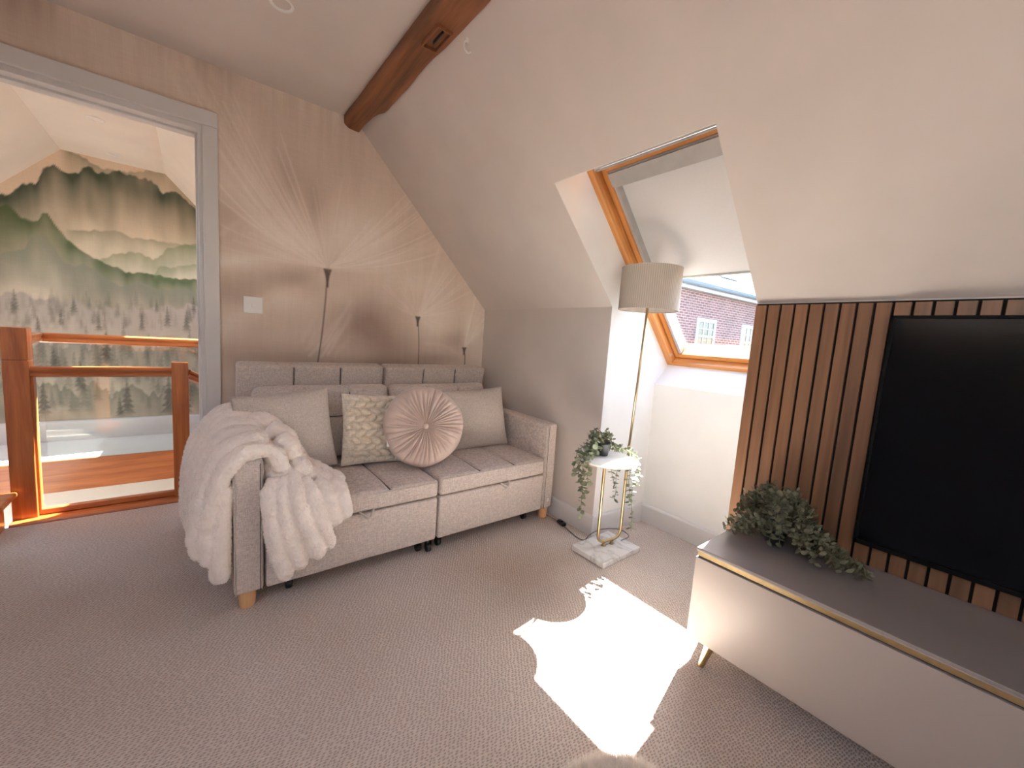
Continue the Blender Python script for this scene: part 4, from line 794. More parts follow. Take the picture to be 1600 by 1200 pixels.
# round pleated velvet cushion
tv = NT('blush_velvet'); co = tv.coords('Object'); nv = tv.n('TexNoise', i_Scale=14.0, i_Detail=4.0); tv.l(co, nv.inputs['Vector']); tv.l(tv.ramp(nv.outputs['Fac'], [(0.3, (0.56, 0.44, 0.38, 1)), (0.7, (0.67, 0.54, 0.475, 1))]), tv.b.inputs['Base Color']); setp(tv.b, Roughness=0.42); tv.b.inputs['Sheen Weight'].default_value = 0.35; tv.b.inputs['Sheen Roughness'].default_value = 0.35; tv.b.inputs['Specular IOR Level'].default_value = 0.25; MT['velvet'] = tv.m
def round_cushion():
    R, T, na = 0.205, 0.145, 720; V = []; F = []; rg = np.random.default_rng(5)
    npl = 46; ang = np.sort((np.arange(npl) + rg.uniform(-.33, .33, npl)) / npl * 2 * PI); st = rg.uniform(0.5, 1.0, npl); ln = rg.uniform(0.85, 1.12, npl)
    prof = [(r, T / 2 * (1 - max(0, (r - 0.0)) ** 3.2) ** 0.5) for r in np.concatenate([np.linspace(0.03, 0.9, 40), 1 - 0.1 * np.cos(np.linspace(0.15, PI / 2, 12)) ** 1.0])]
    rings = []
    for side in (1, -1):
        pr = prof if side == 1 else prof[::-1][1:]
        for (r, z) in pr:
            ring = []
            th = np.linspace(0, 2 * PI, na, endpoint=False); tw = th + 0.10 * (r - 0.5)
            d = np.abs(((tw[:, None] - ang[None, :] + PI) % (2 * PI)) - PI); wgt = 0.026 + 0.030 * (1 - r)
            fade = np.clip((ln - r) / 0.25, 0, 1) if r > 0.4 else np.ones(npl)
            gro = (np.exp(-(d / wgt) ** 0.95) * st * fade).max(1)
            dep = 0.023 * min(1, r * 3.0) * (1 - 0.25 * r)
            dim = 0.026 * math.exp(-(r / 0.16) ** 2)
            zz = z - gro * dep - dim; rr = R * r * (1 + 0.012 * np.sin(3 * th + 1) + 0.006 * np.sin(7 * th))
            V += [(rr[i] * math.cos(th[i]), rr[i] * math.sin(th[i]), side * zz[i]) for i in range(na)]; rings.append(len(rings))
    n = len(rings)
    for i in range(n - 1):
        for k in range(na): k2 = (k + 1) % na; F.append((i * na + k, i * na + k2, (i + 1) * na + k2, (i + 1) * na + k))
    F.append(tuple(range(na))); F.append(tuple((n - 1) * na + k for k in range(na))[::-1]); return pmesh(V, F), R, T
me, R_, T_ = round_cushion()
rc = empty('round_cushion', (0.925, 1.800, 0.398), 0, 'round blush velvet cushion with radiating pleats and a centre button', 'cushion'); rc.rotation_mode = 'ZXY'; rc.rotation_euler = (math.radians(-14), 0, math.radians(-16))
me.transform(Matrix.Translation((0, 0, R_)) @ Matrix.Rotation(PI / 2, 4, 'X')); b = bmesh.new(); b.from_mesh(me); bmesh.ops.recalc_face_normals(b, faces=b.faces); b.to_mesh(me); b.free()
link('cover', me, 'velvet', rc, True)
MB().lathe([(0.0, 0.010), (0.009, 0.008), (0.0145, 0.003), (0.0145, -0.004), (0.010, -0.008)], 24, Matrix.Translation((0, -T_ / 2 + 0.022, R_)) @ Matrix.Rotation(PI / 2, 4, 'X')).build('button', 'velvet', rc, True)
MB().box((-0.190, -0.020, R_ - 0.085), (-0.172, -0.0185, R_ - 0.030), 0.0003).build('care_label', 'whitep', rc)
# ================================================================== slatted wall panel
MT['felt'] = plain('black_felt', (0.010, 0.009, 0.009, 1), 0.95, 0, 0.1, 60)
MT['slat'] = wood('smoked_oak_slat', lin(84, 54, 34), lin(136, 96, 66), 'Z', 2.6, 0.5, 0.9, 14, 0.1, True)
PITCH, SLW, SY = 0.0447, 0.0375, 0.662
pn = empty('slat_panel', (KX, 0.6, 0.0), 0, 'wall panel of upright brown oak slats on black felt behind the television', 'wall panel')
NS = 46; yend = SY - PITCH * NS
MB().box((-0.010, yend - 0.6, 0.004), (-0.001, SY - 0.0 - 0.6, ZC - 0.006)).build('felt_backing', 'felt', pn)
sb = bmesh.new(); bmesh.ops.create_cube(sb, size=1.0)
for v in sb.verts: v.co = Vector(((v.co.x) * 0.012, v.co.y * SLW, (v.co.z + .5) * (ZC - 0.018)))
bmesh.ops.bevel(sb, geom=[e for e in sb.edges], offset=0.0012, segments=1, affect='EDGES'); sme = bpy.data.meshes.new('slat'); sb.to_mesh(sme); sb.free(); sme.materials.append(MT['slat'])
for k in range(NS):
    o = bpy.data.objects.new('slat', sme); C.objects.link(o); o.parent = pn; o.location = (-0.016, SY - SLW / 2 - k * PITCH - 0.6, 0.006)
# ================================================================== television
ttv = NT('dark_screen'); setp(ttv.b, Roughness=0.16); ttv.b.inputs['Base Color'].default_value = (0.004, 0.004, 0.005, 1); ttv.b.inputs['Specular IOR Level'].default_value = 0.10
nz = ttv.n('TexNoise', i_Scale=3.0); ttv.l(ttv.coords('Object'), nz.inputs['Vector']); ttv.l(ttv.ramp(nz.outputs['Fac'], [(0, (0.003, 0.003, 0.004, 1)), (1, (0.006, 0.006, 0.007, 1))]), ttv.b.inputs['Base Color']); MT['screen'] = ttv.m
MT['tvblack'] = plain('matt_black_bezel', (0.006, 0.006, 0.006, 1), 0.6, 0, 0.1, spec=0.1)
TW, TZ0, TZ1, TY = 1.325, 0.487, 1.224, 0.257
tv_ = empty('television', (1.71, TY - TW / 2, TZ0), 0, 'large flat black television mounted on the oak slat panel', 'television')
hh = TZ1 - TZ0
MB().box((-0.012, -TW / 2, 0), (0.020, TW / 2, hh), 0.004).build('casing', 'black', tv_)
MB().box((-0.0145, -TW / 2 + 0.009, 0.016), (-0.0118, TW / 2 - 0.009, hh - 0.009), 0.0008).build('screen', 'screen', tv_)
f = MB()
for lo, hi in (((-0.020, -TW / 2, 0), (-0.010, -TW / 2 + 0.008, hh)), ((-0.020, TW / 2 - 0.008, 0), (-0.010, TW / 2, hh)), ((-0.020, -TW / 2, hh - 0.008), (-0.010, TW / 2, hh)), ((-0.020, -TW / 2, 0), (-0.010, TW / 2, 0.015))): f.box(lo, hi, 0.001)
f.build('bezel', 'tvblack', tv_); MB().box((0.018, -0.2, 0.2), (0.0225, 0.2, 0.5)).build('wall_bracket', 'black', tv_)
# ================================================================== media unit
MT['lacq'] = plain('greige_lacquer', (0.35, 0.30, 0.272, 1), 0.32, 0, 0.015, 3, spec=0.45)
MT['lacqt'] = plain('greige_satin_top', (0.25, 0.222, 0.212, 1), 0.22, 0, 0.015, 3, spec=0.5)
MX0, MX1, MY0, MY1, MZ0, MZ1 = 1.335, 1.728, -1.20, 0.594, 0.089, 0.412
mo = (1.53, -0.3, 0); mu = empty('tv_stand', mo, 0, 'long low greige lacquered media unit with brass trim line and brass legs', 'tv stand')
def mbx(lo, hi, nm, m, bev=0.002, par=None): return MB().box(rel(mo, lo), rel(mo, hi), bev).build(nm, m, par or mu)
mbx((MX0 + 0.020, MY0 + 0.002, MZ0 + 0.002), (MX1, MY1 - 0.002, MZ1 - 0.012), 'body', 'lacq')
mbx((MX0, MY0, MZ1 - 0.010), (MX1, MY1, MZ1), 'top_panel', 'lacqt', 0.0015)
mbx((MX0 + 0.001, MY0, MZ1 - 0.0125), (MX1, MY1, MZ1 - 0.0098), 'top_edge', 'lacq', 0.0006)
mbx((MX0 + 0.006, MY0 + 0.004, MZ1 - 0.030), (MX0 + 0.022, MY1 - 0.003, MZ1 - 0.0125), 'brass_trim', 'gold', 0.001)
mbx((MX0 + 0.012, MY0 + 0.004, MZ1 - 0.036), (MX0 + 0.022, MY1 - 0.003, MZ1 - 0.030), 'shadow_gap', 'black', 0)
mid = (MY0 + MY1) / 2
for a, b in ((mid + 0.0015, MY1), (MY0, mid - 0.0015)): mbx((MX0, a, MZ0), (MX0 + 0.019, b, MZ1 - 0.034), 'drawer_front', 'lacq', 0.0015)
for (x, y, dx, dy) in ((1.372, 0.522, -0.022, 0.018), (1.372, -1.12, -0.022, -0.018), (1.69, 0.522, 0.02, 0.018), (1.69, -1.12, 0.02, -0.018), (1.372, -0.30, -0.022, 0)):
    lg = MB(); lg.tube([rel(mo, (x, y, MZ0 + 0.003)), rel(mo, (x + dx * .5, y + dy * .5, 0.045)), rel(mo, (x + dx, y + dy, 0.0))], [0.0175, 0.0135, 0.0095], 20); lg.build('leg', 'gold', mu, True, None, None, 40)
# ================================================================== floor lamp with tray table
tm = NT('white_marble'); co = tm.coords('Object'); n1 = tm.n('TexNoise', i_Scale=4.5, i_Detail=4.0, i_Distortion=1.2); tm.l(co, n1.inputs['Vector']); ab = tm.n('Math', operation='SUBTRACT'); tm.l(n1.outputs['Fac'], ab.inputs[0]); ab.inputs[1].default_value = 0.5; a2 = tm.n('Math', operation='ABSOLUTE'); tm.l(ab.outputs[0], a2.inputs[0])
tm.l(tm.ramp(a2.outputs[0], [(0.0, (0.50, 0.48, 0.455, 1)), (0.012, (0.66, 0.65, 0.63, 1)), (0.06, (0.74, 0.73, 0.71, 1))]), tm.b.inputs['Base Color']); setp(tm.b, Roughness=0.22); MT['marble'] = tm.m
tsh = NT('ribbed_lampshade'); setp(tsh.b, Roughness=0.9); wv = tsh.n('TexWave', wave_type='BANDS', bands_direction='X', i_Scale=60.0, i_Distortion=0.0)
cxx = tsh.n('TexCoord'); sxx = tsh.n('SeparateXYZ'); tsh.l(cxx.outputs['Object'], sxx.inputs[0]); at = tsh.n('Math', operation='ARCTAN2'); tsh.l(sxx.outputs['Y'], at.inputs[0]); tsh.l(sxx.outputs['X'], at.inputs[1]); cb = tsh.n('CombineXYZ'); tsh.l(at.outputs[0], cb.inputs[0]); tsh.l(cb.outputs[0], wv.inputs['Vector'])
wv.inputs['Scale'].default_value = 4.5
tsh.l(tsh.ramp(wv.outputs['Fac'], [(0.0, (0.44, 0.385, 0.32, 1)), (1.0, (0.56, 0.50, 0.43, 1))]), tsh.b.inputs['Base Color']); tsh.bump(wv.outputs['Fac'], 0.3, 0.002); MT['shade'] = tsh.m
MT['traytop'] = plain('white_lacquered_tray', (0.82, 0.82, 0.81, 1), 0.25, 0, 0.01)
MT['shadein'] = plain('shade_lining', (0.74, 0.68, 0.62, 1), 0.8)
LB = (1.690, 1.215, 0.0); lamp = empty('floor_lamp', LB, 0, 'brass floor lamp with ribbed drum shade, round tray table and square marble base', 'floor lamp')
LP, LQ = (1.790, 1.208), (1.627, 1.228); TC, TZ, TR = (1.578, 1.179), 0.528, 0.148
lr = lambda p: rel(LB, p)
MB().box(lr((1.532, 1.108, 0)), lr((1.834, 1.318, 0.028)), 0.003).build('marble_base', 'marble', lamp)
zb = 0.052; rc_ = 0.045
def arc3(c, a0, a1, ux, n=7): return [(c[0] + ux[0] * math.cos(t) * rc_, c[1] + ux[1] * math.cos(t) * rc_, c[2] + math.sin(t) * rc_) for t in np.linspace(a0, a1, n)]
ux = Vector((LP[0] - LQ[0], LP[1] - LQ[1], 0)).normalized()
upts = [(LQ[0], LQ[1], TZ - 0.006)] + arc3((LQ[0] + ux.x * rc_, LQ[1] + ux.y * rc_, zb + rc_), PI, 1.5 * PI, (ux.x, ux.y)) + arc3((LP[0] - ux.x * rc_, LP[1] - ux.y * rc_, zb + rc_), 1.5 * PI, 2 * PI, (ux.x, ux.y)) + [(LP[0], LP[1], 0.56)]
MB().tube([lr(p) for p in upts], 0.0078, 14).build('u_frame', 'gold', lamp, True, None, None, 50)
SHZ, SHC, SHR, SHH = 1.262, (1.778, 1.172), 0.144, 0.202
MB().tube([lr((LP[0], LP[1], 0.55)), lr((LP[0] - 0.004, LP[1] - 0.016, 0.92)), lr((SHC[0] - 0.002, SHC[1], SHZ + 0.08))], 0.0062, 14).build('pole', 'gold', lamp, True)
for k in (0.28, 0.62):
    p = (LQ[0] + (LP[0] - LQ[0]) * k, LQ[1] + (LP[1] - LQ[1]) * k); MB().lathe([(0.013, 0.028), (0.013, 0.032), (0.007, 0.034), (0.007, 0.044), (0.012, 0.046)], 16, Matrix.Translation(lr((p[0], p[1], 0)))).build('fixing_stud', 'gold', lamp, True, None, None, 40)
MB().lathe([(0, 0.0), (TR - 0.006, 0.0), (TR, 0.004), (TR, 0.010), (TR - 0.003, 0.012), (TR - 0.004, 0.0105), (0, 0.0105)], 72, Matrix.Translation(lr((TC[0], TC[1], TZ - 0.012)))).build('tray_top', 'traytop', lamp, True, None, None, 40)
sh = MB().lathe([(SHR, 0), (SHR * 0.997, SHH)], 96).build('shade', 'shade', lamp, True, lr((SHC[0], SHC[1], SHZ)))
MB().lathe([(SHR - 0.0025, 0.0), (SHR * 0.997 - 0.0025, SHH)], 96).build('shade_lining', 'shadein', sh, True)
for z in (0.0, SHH): MB().tube([((SHR - 0.001) * math.cos(a), (SHR - 0.001) * math.sin(a), z) for a in np.linspace(0, 2 * PI, 64, endpoint=False)], 0.0024, 6, False, True).build('shade_rim', 'shade', sh, True)
sp2 = MB()
for a in (0, 2 * PI / 3, 4 * PI / 3): sp2.tube([(0, 0, 0.07), (SHR * 0.98 * math.cos(a), SHR * 0.98 * math.sin(a), SHH - 0.01)], 0.0015, 6)
sp2.build('spider', 'gold', sh); MB().lathe([(0.0, 0.0), (0.016, 0.0), (0.018, 0.05), (0.0, 0.055)], 16, Matrix.Translation((0, 0, 0.02))).build('bulb_holder', 'whitep', sh, True); MB().lathe([(0.012, 0.0), (0.03, 0.035), (0.026, 0.058), (0.0, 0.072)], 20, Matrix.Translation((0, 0, 0.075))).build('bulb', 'whitep', sh, True)
cord = MB().tube([lr(p) for p in catmull([(1.795, 1.20, 0.034), (1.845, 1.19, 0.05), (1.85, 1.255, 0.058), (1.78, 1.318, 0.050), (1.70, 1.335, 0.034), (1.665, 1.345, 0.006), (1.655, 1.39, 0.004), (1.675, 1.47, 0.004), (1.690, 1.54, 0.006), (1.700, 1.60, 0.006), (1.705, 1.70, 0.004), (1.71, 1.95, 0.004)], 8)], 0.0028, 8).build('power_cord', plain('grey_flex', (0.20, 0.18, 0.17, 1), 0.5), lamp, True)
MB().box((-0.014, -0.032, 0), (0.014, 0.032, 0.020), 0.006, 3).build('inline_switch', 'black', cord, True, lr((1.694, 1.55, 0.002)), (0, 0, math.radians(-12)), 50); MB().lathe([(0.0, 0.024), (0.008, 0.023), (0.009, 0.019)], 16).build('foot_button', 'black', cord, True, lr((1.694, 1.55, 0.002)))
# ================================================================== plants
def leafmat(name, a, b):
    t = NT(name); oi = t.n('NewGeometry'); nz = t.n('TexNoise', i_Scale=30.0); t.l(t.coords('Object'), nz.inputs['Vector'])
    t.l(t.ramp(nz.outputs['Fac'], [(0.3, a), (0.7, b)]), t.b.inputs['Base Color']); setp(t.b, Roughness=0.6); t.b.inputs['Specular IOR Level'].default_value = 0.3
    try: t.b.inputs['Subsurface Weight'].default_value = 0.0
    except Exception: pass
    return t.m
MT['leaf'] = leafmat('eucalyptus_leaf', lin(100, 108, 84), lin(156, 160, 134)); MT['leafd'] = leafmat('eucalyptus_leaf_dark', lin(98, 98, 76), lin(152, 150, 124)); MT['stem'] = plain('plant_stem', (0.16, 0.15, 0.08, 1), 0.7)
def leaves_mesh(items):
    """items: (pos, direction, normal, length, width)"""
    V = []; F = []
    pr = [(0, 0), (.22, .42), (.55, .5), (.85, .28), (1, 0)]
    for (p, d, n, L, w) in items:
        p, d, n = Vector(p), Vector(d).normalized(), Vector(n); s = d.cross(n)
        if s.length < 1e-4: s = d.orthogonal()
        s.normalize(); n = s.cross(d); b = len(V); cup = L * 0.12
        cen = [p + d * (L * t) + n * (-cup * 4 * t * (t - 1) * 0.3) for t, _ in pr]
        V += [cen[0], cen[2] - n * cup * .2, cen[4]]
        for t, h in pr[1:4]: V.append(p + d * (L * t) + s * (h * w) + n * cup * 0.5)
        for t, h in pr[1:4]: V.append(p + d * (L * t) - s * (h * w) + n * cup * 0.5)
        F += [(b, b + 3, b + 1), (b + 1, b + 3, b + 4), (b + 1, b + 4, b + 5), (b + 1, b + 5, b + 2), (b, b + 1, b + 6), (b + 1, b + 7, b + 6), (b + 1, b + 8, b + 7), (b + 1, b + 2, b + 8)]
    return pmesh(V, F)
def vine(root, org, pts, step, size, leaf='leaf', rng=RNG, r=0.0012, nm='trailing_stem', flat=None, zmin=None):
    C_ = catmull([rel(org, p) for p in pts], 10); st = MB(); st.tube(C_, r, 5); so_ = st.build(nm, 'stem', root, True)
    acc = 0; items = []; phi = rng.uniform(0, 6)
    for i in range(1, len(C_)):
        seg = Vector(C_[i]) - Vector(C_[i - 1]); acc += seg.length
        if acc >= step:
            acc = 0; t = seg.normalized(); a = t.orthogonal().normalized(); b = t.cross(a); phi += 1.57 + rng.uniform(-.4, .4)
            for s_ in (0, PI):
                d = a * math.cos(phi + s_) + b * math.sin(phi + s_); d = (d + t * rng.uniform(0.0, 0.5)).normalized(); L = size * rng.uniform(0.7, 1.25)
                nrm = (Vector((0, -0.3, 1)) + Vector(rng.uniform(-.5, .5, 3))).normalized() if flat else t + Vector(rng.uniform(-.6, .6, 3))
                items.append((Vector(C_[i]), d, nrm, L, L * rng.uniform(0.62, 0.85)))
    if items:
        lm = leaves_mesh(items)
        if zmin is not None:
            for v in lm.vertices: v.co.z = max(v.co.z, zmin)
        lo_ = link('leaves', lm, leaf, so_, True); lo_['kind'] = 'stuff'
    return so_
PO = (1.598, 1.228, TZ); pp = empty('potted_trailing_plant', PO, 0, 'trailing eucalyptus in a small black pot on the lamp tray table', 'potted plant')
MB().lathe([(0.0, 0.002), (0.026, 0.0), (0.0275, 0.004), (0.034, 0.052), (0.0375, 0.053), (0.038, 0.061), (0.0355, 0.062), (0.033, 0.050), (0.0, 0.048)], 36).build('pot', plain('dark_pot', (0.016, 0.015, 0.017, 1), 0.6), pp, True, None, None, 45)
rg = np.random.default_rng(21); T0 = (PO[0], PO[1], TZ + 0.05)
for k in range(30):                                               # bushy crown
    a = rg.uniform(-0.35, PI + 0.15) + 0.1; R0 = rg.uniform(0.02, 0.085); h = rg.uniform(0.03, 0.075); vine(pp, PO, [(T0[0] + 0.012 * math.cos(a), T0[1] + 0.012 * math.sin(a), T0[2]), (T0[0] + R0 * .6 * math.cos(a), T0[1] + R0 * .6 * math.sin(a), T0[2] + h), (T0[0] + R0 * math.cos(a), T0[1] + R0 * math.sin(a), T0[2] + h * rg.uniform(0.3, 0.95))], 0.010, 0.017, 'leafd' if k % 3 else 'leaf', rg, 0.001, 'stem')
rim = lambda a, k=1.02: (TC[0] + TR * k * math.cos(a), TC[1] + TR * k * math.sin(a))
def trail(a, zend, jit=0.02, side=0):
    x, y = rim(a); pts = [T0, ((T0[0] + x) / 2, (T0[1] + y) / 2, TZ + 0.045), (x, y, TZ + 0.012)]; n = 5
    for i in range(1, n + 1):
        t = i / n; pts.append((x + 0.012 * math.cos(a) + side * t + rg.uniform(-jit, jit) * .5, y + 0.012 * math.sin(a) + rg.uniform(-jit, jit) * .5, TZ - (TZ - zend) * t))
    return pts
for a, ze, sd in ((2.75, 0.46, 0.02), (3.05, 0.36, 0.03), (2.9, 0.24, 0.045), (3.2, 0.42, 0.02), (1.95, 0.40, 0.0), (1.3, 0.42, 0.0), (0.75, 0.43, 0.0), (0.3, 0.26, 0.01), (-0.35, 0.14, 0.02), (-0.15, 0.28, 0.01), (-0.5, 0.40, 0.01), (0.45, 0.34, 0.01)): vine(pp, PO, trail(a, ze, side=sd), 0.021, 0.026, 'leaf', rg)
for k in range(12):                                               # clump resting on the tray to the side
    x, y = TC[0] - 0.05 + rg.uniform(-.055, .04), TC[1] + 0.06 + rg.uniform(-.03, .04); vine(pp, PO, [T0, ((T0[0] + x) / 2, (T0[1] + y) / 2, TZ + rg.uniform(0.06, 0.1)), (x, y, TZ + rg.uniform(0.012, 0.05))], 0.012, 0.018, 'leafd' if k % 2 else 'leaf', rg, 0.001, 'stem')
MO = (1.62, 0.455, MZ1); mp_ = empty('eucalyptus_bush', MO, 0, 'bushy artificial eucalyptus spreading over the end of the media unit', 'plant')
MB().lathe([(0.0, 0.0), (0.028, 0.0), (0.034, 0.05), (0.031, 0.05), (0.0, 0.044)], 24).build('pot', plain('bush_pot', (0.03, 0.03, 0.03, 1), 0.5), mp_, True)
for k in range(150):
    a = rg.uniform(0, 2 * PI); q_ = rg.uniform(0.2, 1.0) ** 0.6; dx, dy = math.cos(a) * 0.092 * q_, math.sin(a) * 0.155 * q_
    if dx > 0.082: dx = 0.082
    h = 0.195 * math.sqrt(max(0.02, 1 - q_ * q_)) * rg.uniform(0.75, 1.1); zt = MZ1 + max(0.02, h)
    vine(mp_, MO, [(MO[0], MO[1], MZ1 + 0.045), (MO[0] + dx * .5, MO[1] + dy * .5, MZ1 + 0.05 + h * 0.75), (MO[0] + dx, MO[1] + dy, zt)], 0.0105, 0.0205, 'leafd', rg, 0.0011, 'stem', zmin=0.002)
for k in range(30):
    dy = -rg.uniform(0.10, 0.235); dx = rg.uniform(-0.11, 0.05); vine(mp_, MO, [(MO[0], MO[1] - .03, MZ1 + 0.08), (MO[0] + dx * .5, MO[1] + dy * .6, MZ1 + rg.uniform(.05, .10)), (MO[0] + dx, MO[1] + dy, MZ1 + rg.uniform(0.018, 0.04))], 0.0105, 0.020, 'leafd', rg, 0.0011, 'stem', zmin=0.002)
for k in range(26):
    dy = rg.uniform(0.04, 0.135); dx = rg.uniform(-0.14, 0.0); vine(mp_, MO, [(MO[0], MO[1], MZ1 + 0.06), (MO[0] + dx * .6, MO[1] + dy * .6, MZ1 + rg.uniform(.06, .11)), (MO[0] + dx, MO[1] + dy, MZ1 + rg.uniform(0.014, 0.05))], 0.0105, 0.0195, 'leafd', rg, 0.0011, 'stem', zmin=0.002)
vine(mp_, MO, [(1.63, 0.36, MZ1 + 0.04), (1.66, 0.30, MZ1 + 0.018), (1.67, 0.26, MZ1 + 0.012), (1.65, 0.225, MZ1 + 0.010), (1.60, 0.20, MZ1 + 0.010)], 0.014, 0.022, 'leafd', rg, 0.0012, 'stem', True, zmin=0.002)
vine(mp_, MO, [(1.66, 0.29, MZ1 + 0.016), (1.67, 0.24, MZ1 + 0.012), (1.64, 0.205, MZ1 + 0.012), (1.575, 0.205, MZ1 + 0.008)], 0.016, 0.024, 'leafd', rg, 0.0012, 'stem', True, zmin=0.002)
# ================================================================== fur throw over the arm
def remeshed(name, tubes, voxel, smooth_it, noise_amp, seed=0):
    mb = MB()
    for pts, r in tubes: mb.tube(pts, r, 14)
    tmp = mb.build('tmp', 'whitep'); mod = tmp.modifiers.new('r', 'REMESH'); mod.mode = 'VOXEL'; mod.voxel_size = voxel
    m2 = tmp.modifiers.new('s', 'SMOOTH'); m2.iterations = smooth_it; m2.factor = 0.5
    dg = bpy.context.evaluated_depsgraph_get(); me = bpy.data.meshes.new_from_object(tmp.evaluated_get(dg)); bpy.data.objects.remove(tmp); me.name = name
    n = len(me.vertices); co = np.zeros(n * 3, np.float32); me.vertices.foreach_get('co', co); no = np.zeros(n * 3, np.float32); me.vertices.foreach_get('normal', no); co = co.reshape(-1, 3); no = no.reshape(-1, 3)
    for i in range(n):
        p = Vector(co[i]); d = noise_amp * (0.3 * mnoise.noise(p * 38) + mnoise.noise(p * 110 + Vector((seed, 0, 0)))); co[i] += no[i] * d
    me.vertices.foreach_set('co', co.ravel()); me.update(); return me
def tufts(me, count, length, width, rng, droop=0.35):
    """short fibres standing on a surface, as thin triangles"""
    me.calc_loop_triangles(); nt = len(me.loop_triangles); tv = np.zeros(nt * 3, np.int32); me.loop_triangles.foreach_get('vertices', tv); tv = tv.reshape(-1, 3)
    n = len(me.vertices); co = np.zeros(n * 3, np.float32); me.vertices.foreach_get('co', co); co = co.reshape(-1, 3); no = np.zeros(n * 3, np.float32); me.vertices.foreach_get('normal', no); no = no.reshape(-1, 3)
    A, B_, C2 = co[tv[:, 0]], co[tv[:, 1]], co[tv[:, 2]]; ar = np.linalg.norm(np.cross(B_ - A, C2 - A), axis=1); pick = rng.choice(nt, count, p=ar / ar.sum())
    u, v = rng.random((2, count)); fl = u + v > 1; u[fl], v[fl] = 1 - u[fl], 1 - v[fl]
    P = A[pick] + (B_ - A)[pick] * u[:, None] + (C2 - A)[pick] * v[:, None]; N = no[tv[pick, 0]]
    # clumped lean
    lean = np.array([mnoise.noise_vector(Vector(p * 45)) for p in P]) * 0.9 + rng.normal(0, 0.35, (count, 3)); D = N + lean * droop + np.array([0, 0, -0.18]); D /= np.linalg.norm(D, axis=1, keepdims=True)
    Sd = np.cross(D, rng.normal(0, 1, (count, 3))); Sd /= np.linalg.norm(Sd, axis=1, keepdims=True); L = length * rng.uniform(0.5, 1.2, (count, 1)); w = width * rng.uniform(0.6, 1.2, (count, 1))
    V = np.concatenate([P - Sd * w - N * 0.001, P + Sd * w - N * 0.001, P + D * L], 1).reshape(-1, 3); F = np.arange(count * 3).reshape(-1, 3)
    m = bpy.data.meshes.new('fibres'); m.vertices.add(len(V)); m.vertices.foreach_set('co', V.astype(np.float32).ravel()); m.loops.add(count * 3); m.loops.foreach_set('vertex_index', F.astype(np.int32).ravel()); m.polygons.add(count); m.polygons.foreach_set('loop_start', np.arange(0, count * 3, 3, dtype=np.int32)); m.update(); return m
MT['fur'] = plain('cream_faux_fur', (0.88, 0.80, 0.735, 1), 1.0, 0, 0.03, 25, 0.7, 350, 0.05)
bo = (0.15, 1.75, 0.0); rb = np.random.default_rng(4)
def lumpy(pts, r0, n=9, amp=0.10, ends=True, bulge=0.0):
    P = catmull([rel(bo, p) for p in pts], n); m = len(P); rr = []
    ph = rb.uniform(0, 6); ac = 0
    for i in range(m):
        t = i / (m - 1); ac += 1; r = r0 * (1 + amp * math.sin(ph + t * 9) * 0.6 + amp * mnoise.noise(Vector((i * .5, ph, 0)))) * (1 + bulge * math.sin(ph + t * 24))
        if ends: r *= 0.55 + 0.45 * min(1, min(t, 1 - t) * 9)
        rr.append(max(0.004, r))
    return P, rr
T = []
# outer side: rolls hanging from the arm top down the outside, front one last
NR = 7
for k in range(NR):
    f = k / (NR - 1); y = 1.785 + 0.43 * f; xo = 0.040 - 0.050 * min(1, f * 1.6); zb_ = 0.15 + 0.03 * math.sin(k * 2.1) - 0.05 * f
    zt = 0.610 + 0.055 * math.sin(min(1, f * 1.3) * PI * 0.62)
    if k: T.append(lumpy([(xo + 0.030, y - 0.036, zb_ + 0.03), (xo + 0.026, y - 0.036, 0.42), (xo + 0.054, y - 0.036, 0.52), (0.110, y - 0.036, zt - 0.036), (0.155, y - 0.036, zt - 0.030), (0.205, y - 0.046, zt - 0.046)], 0.016, 7, 0.03))
    T.append(lumpy([(xo + 0.006, y - 0.012, zb_), (xo - 0.010, y - 0.006, 0.28), (xo - 0.004, y, 0.42), (xo + 0.022, y, 0.54), (0.095, y, zt - 0.012), (0.155, y - 0.01, zt), (0.205, y - 0.02, zt - 0.018), (0.235, y - 0.03, zt - 0.06)], 0.0345 + 0.0015 * math.sin(k * 1.7), 7, 0.06))
# front folds hanging just outside the arm's front corner
T.append(lumpy([(0.235, 1.695, 0.595), (0.175, 1.68, 0.606), (0.118, 1.672, 0.590), (0.074, 1.672, 0.53), (0.048, 1.68, 0.44), (0.030, 1.69, 0.33), (0.030, 1.69, 0.20)], 0.032, 7, 0.12))
T.append(lumpy([(0.215, 1.74, 0.630), (0.150, 1.72, 0.632), (0.085, 1.71, 0.60), (0.040, 1.71, 0.50), (0.010, 1.72, 0.36), (0.002, 1.72, 0.22)], 0.035, 7, 0.12))
T.append(lumpy([(0.085, 1.69, 0.50), (0.072, 1.675, 0.38), (0.066, 1.67, 0.24), (0.070, 1.668, 0.135)], 0.029, 7, 0.08))
T.append(lumpy([(0.070, 1.74, 0.40), (0.064, 1.70, 0.25), (0.060, 1.70, 0.12)], 0.030, 7, 0.08))
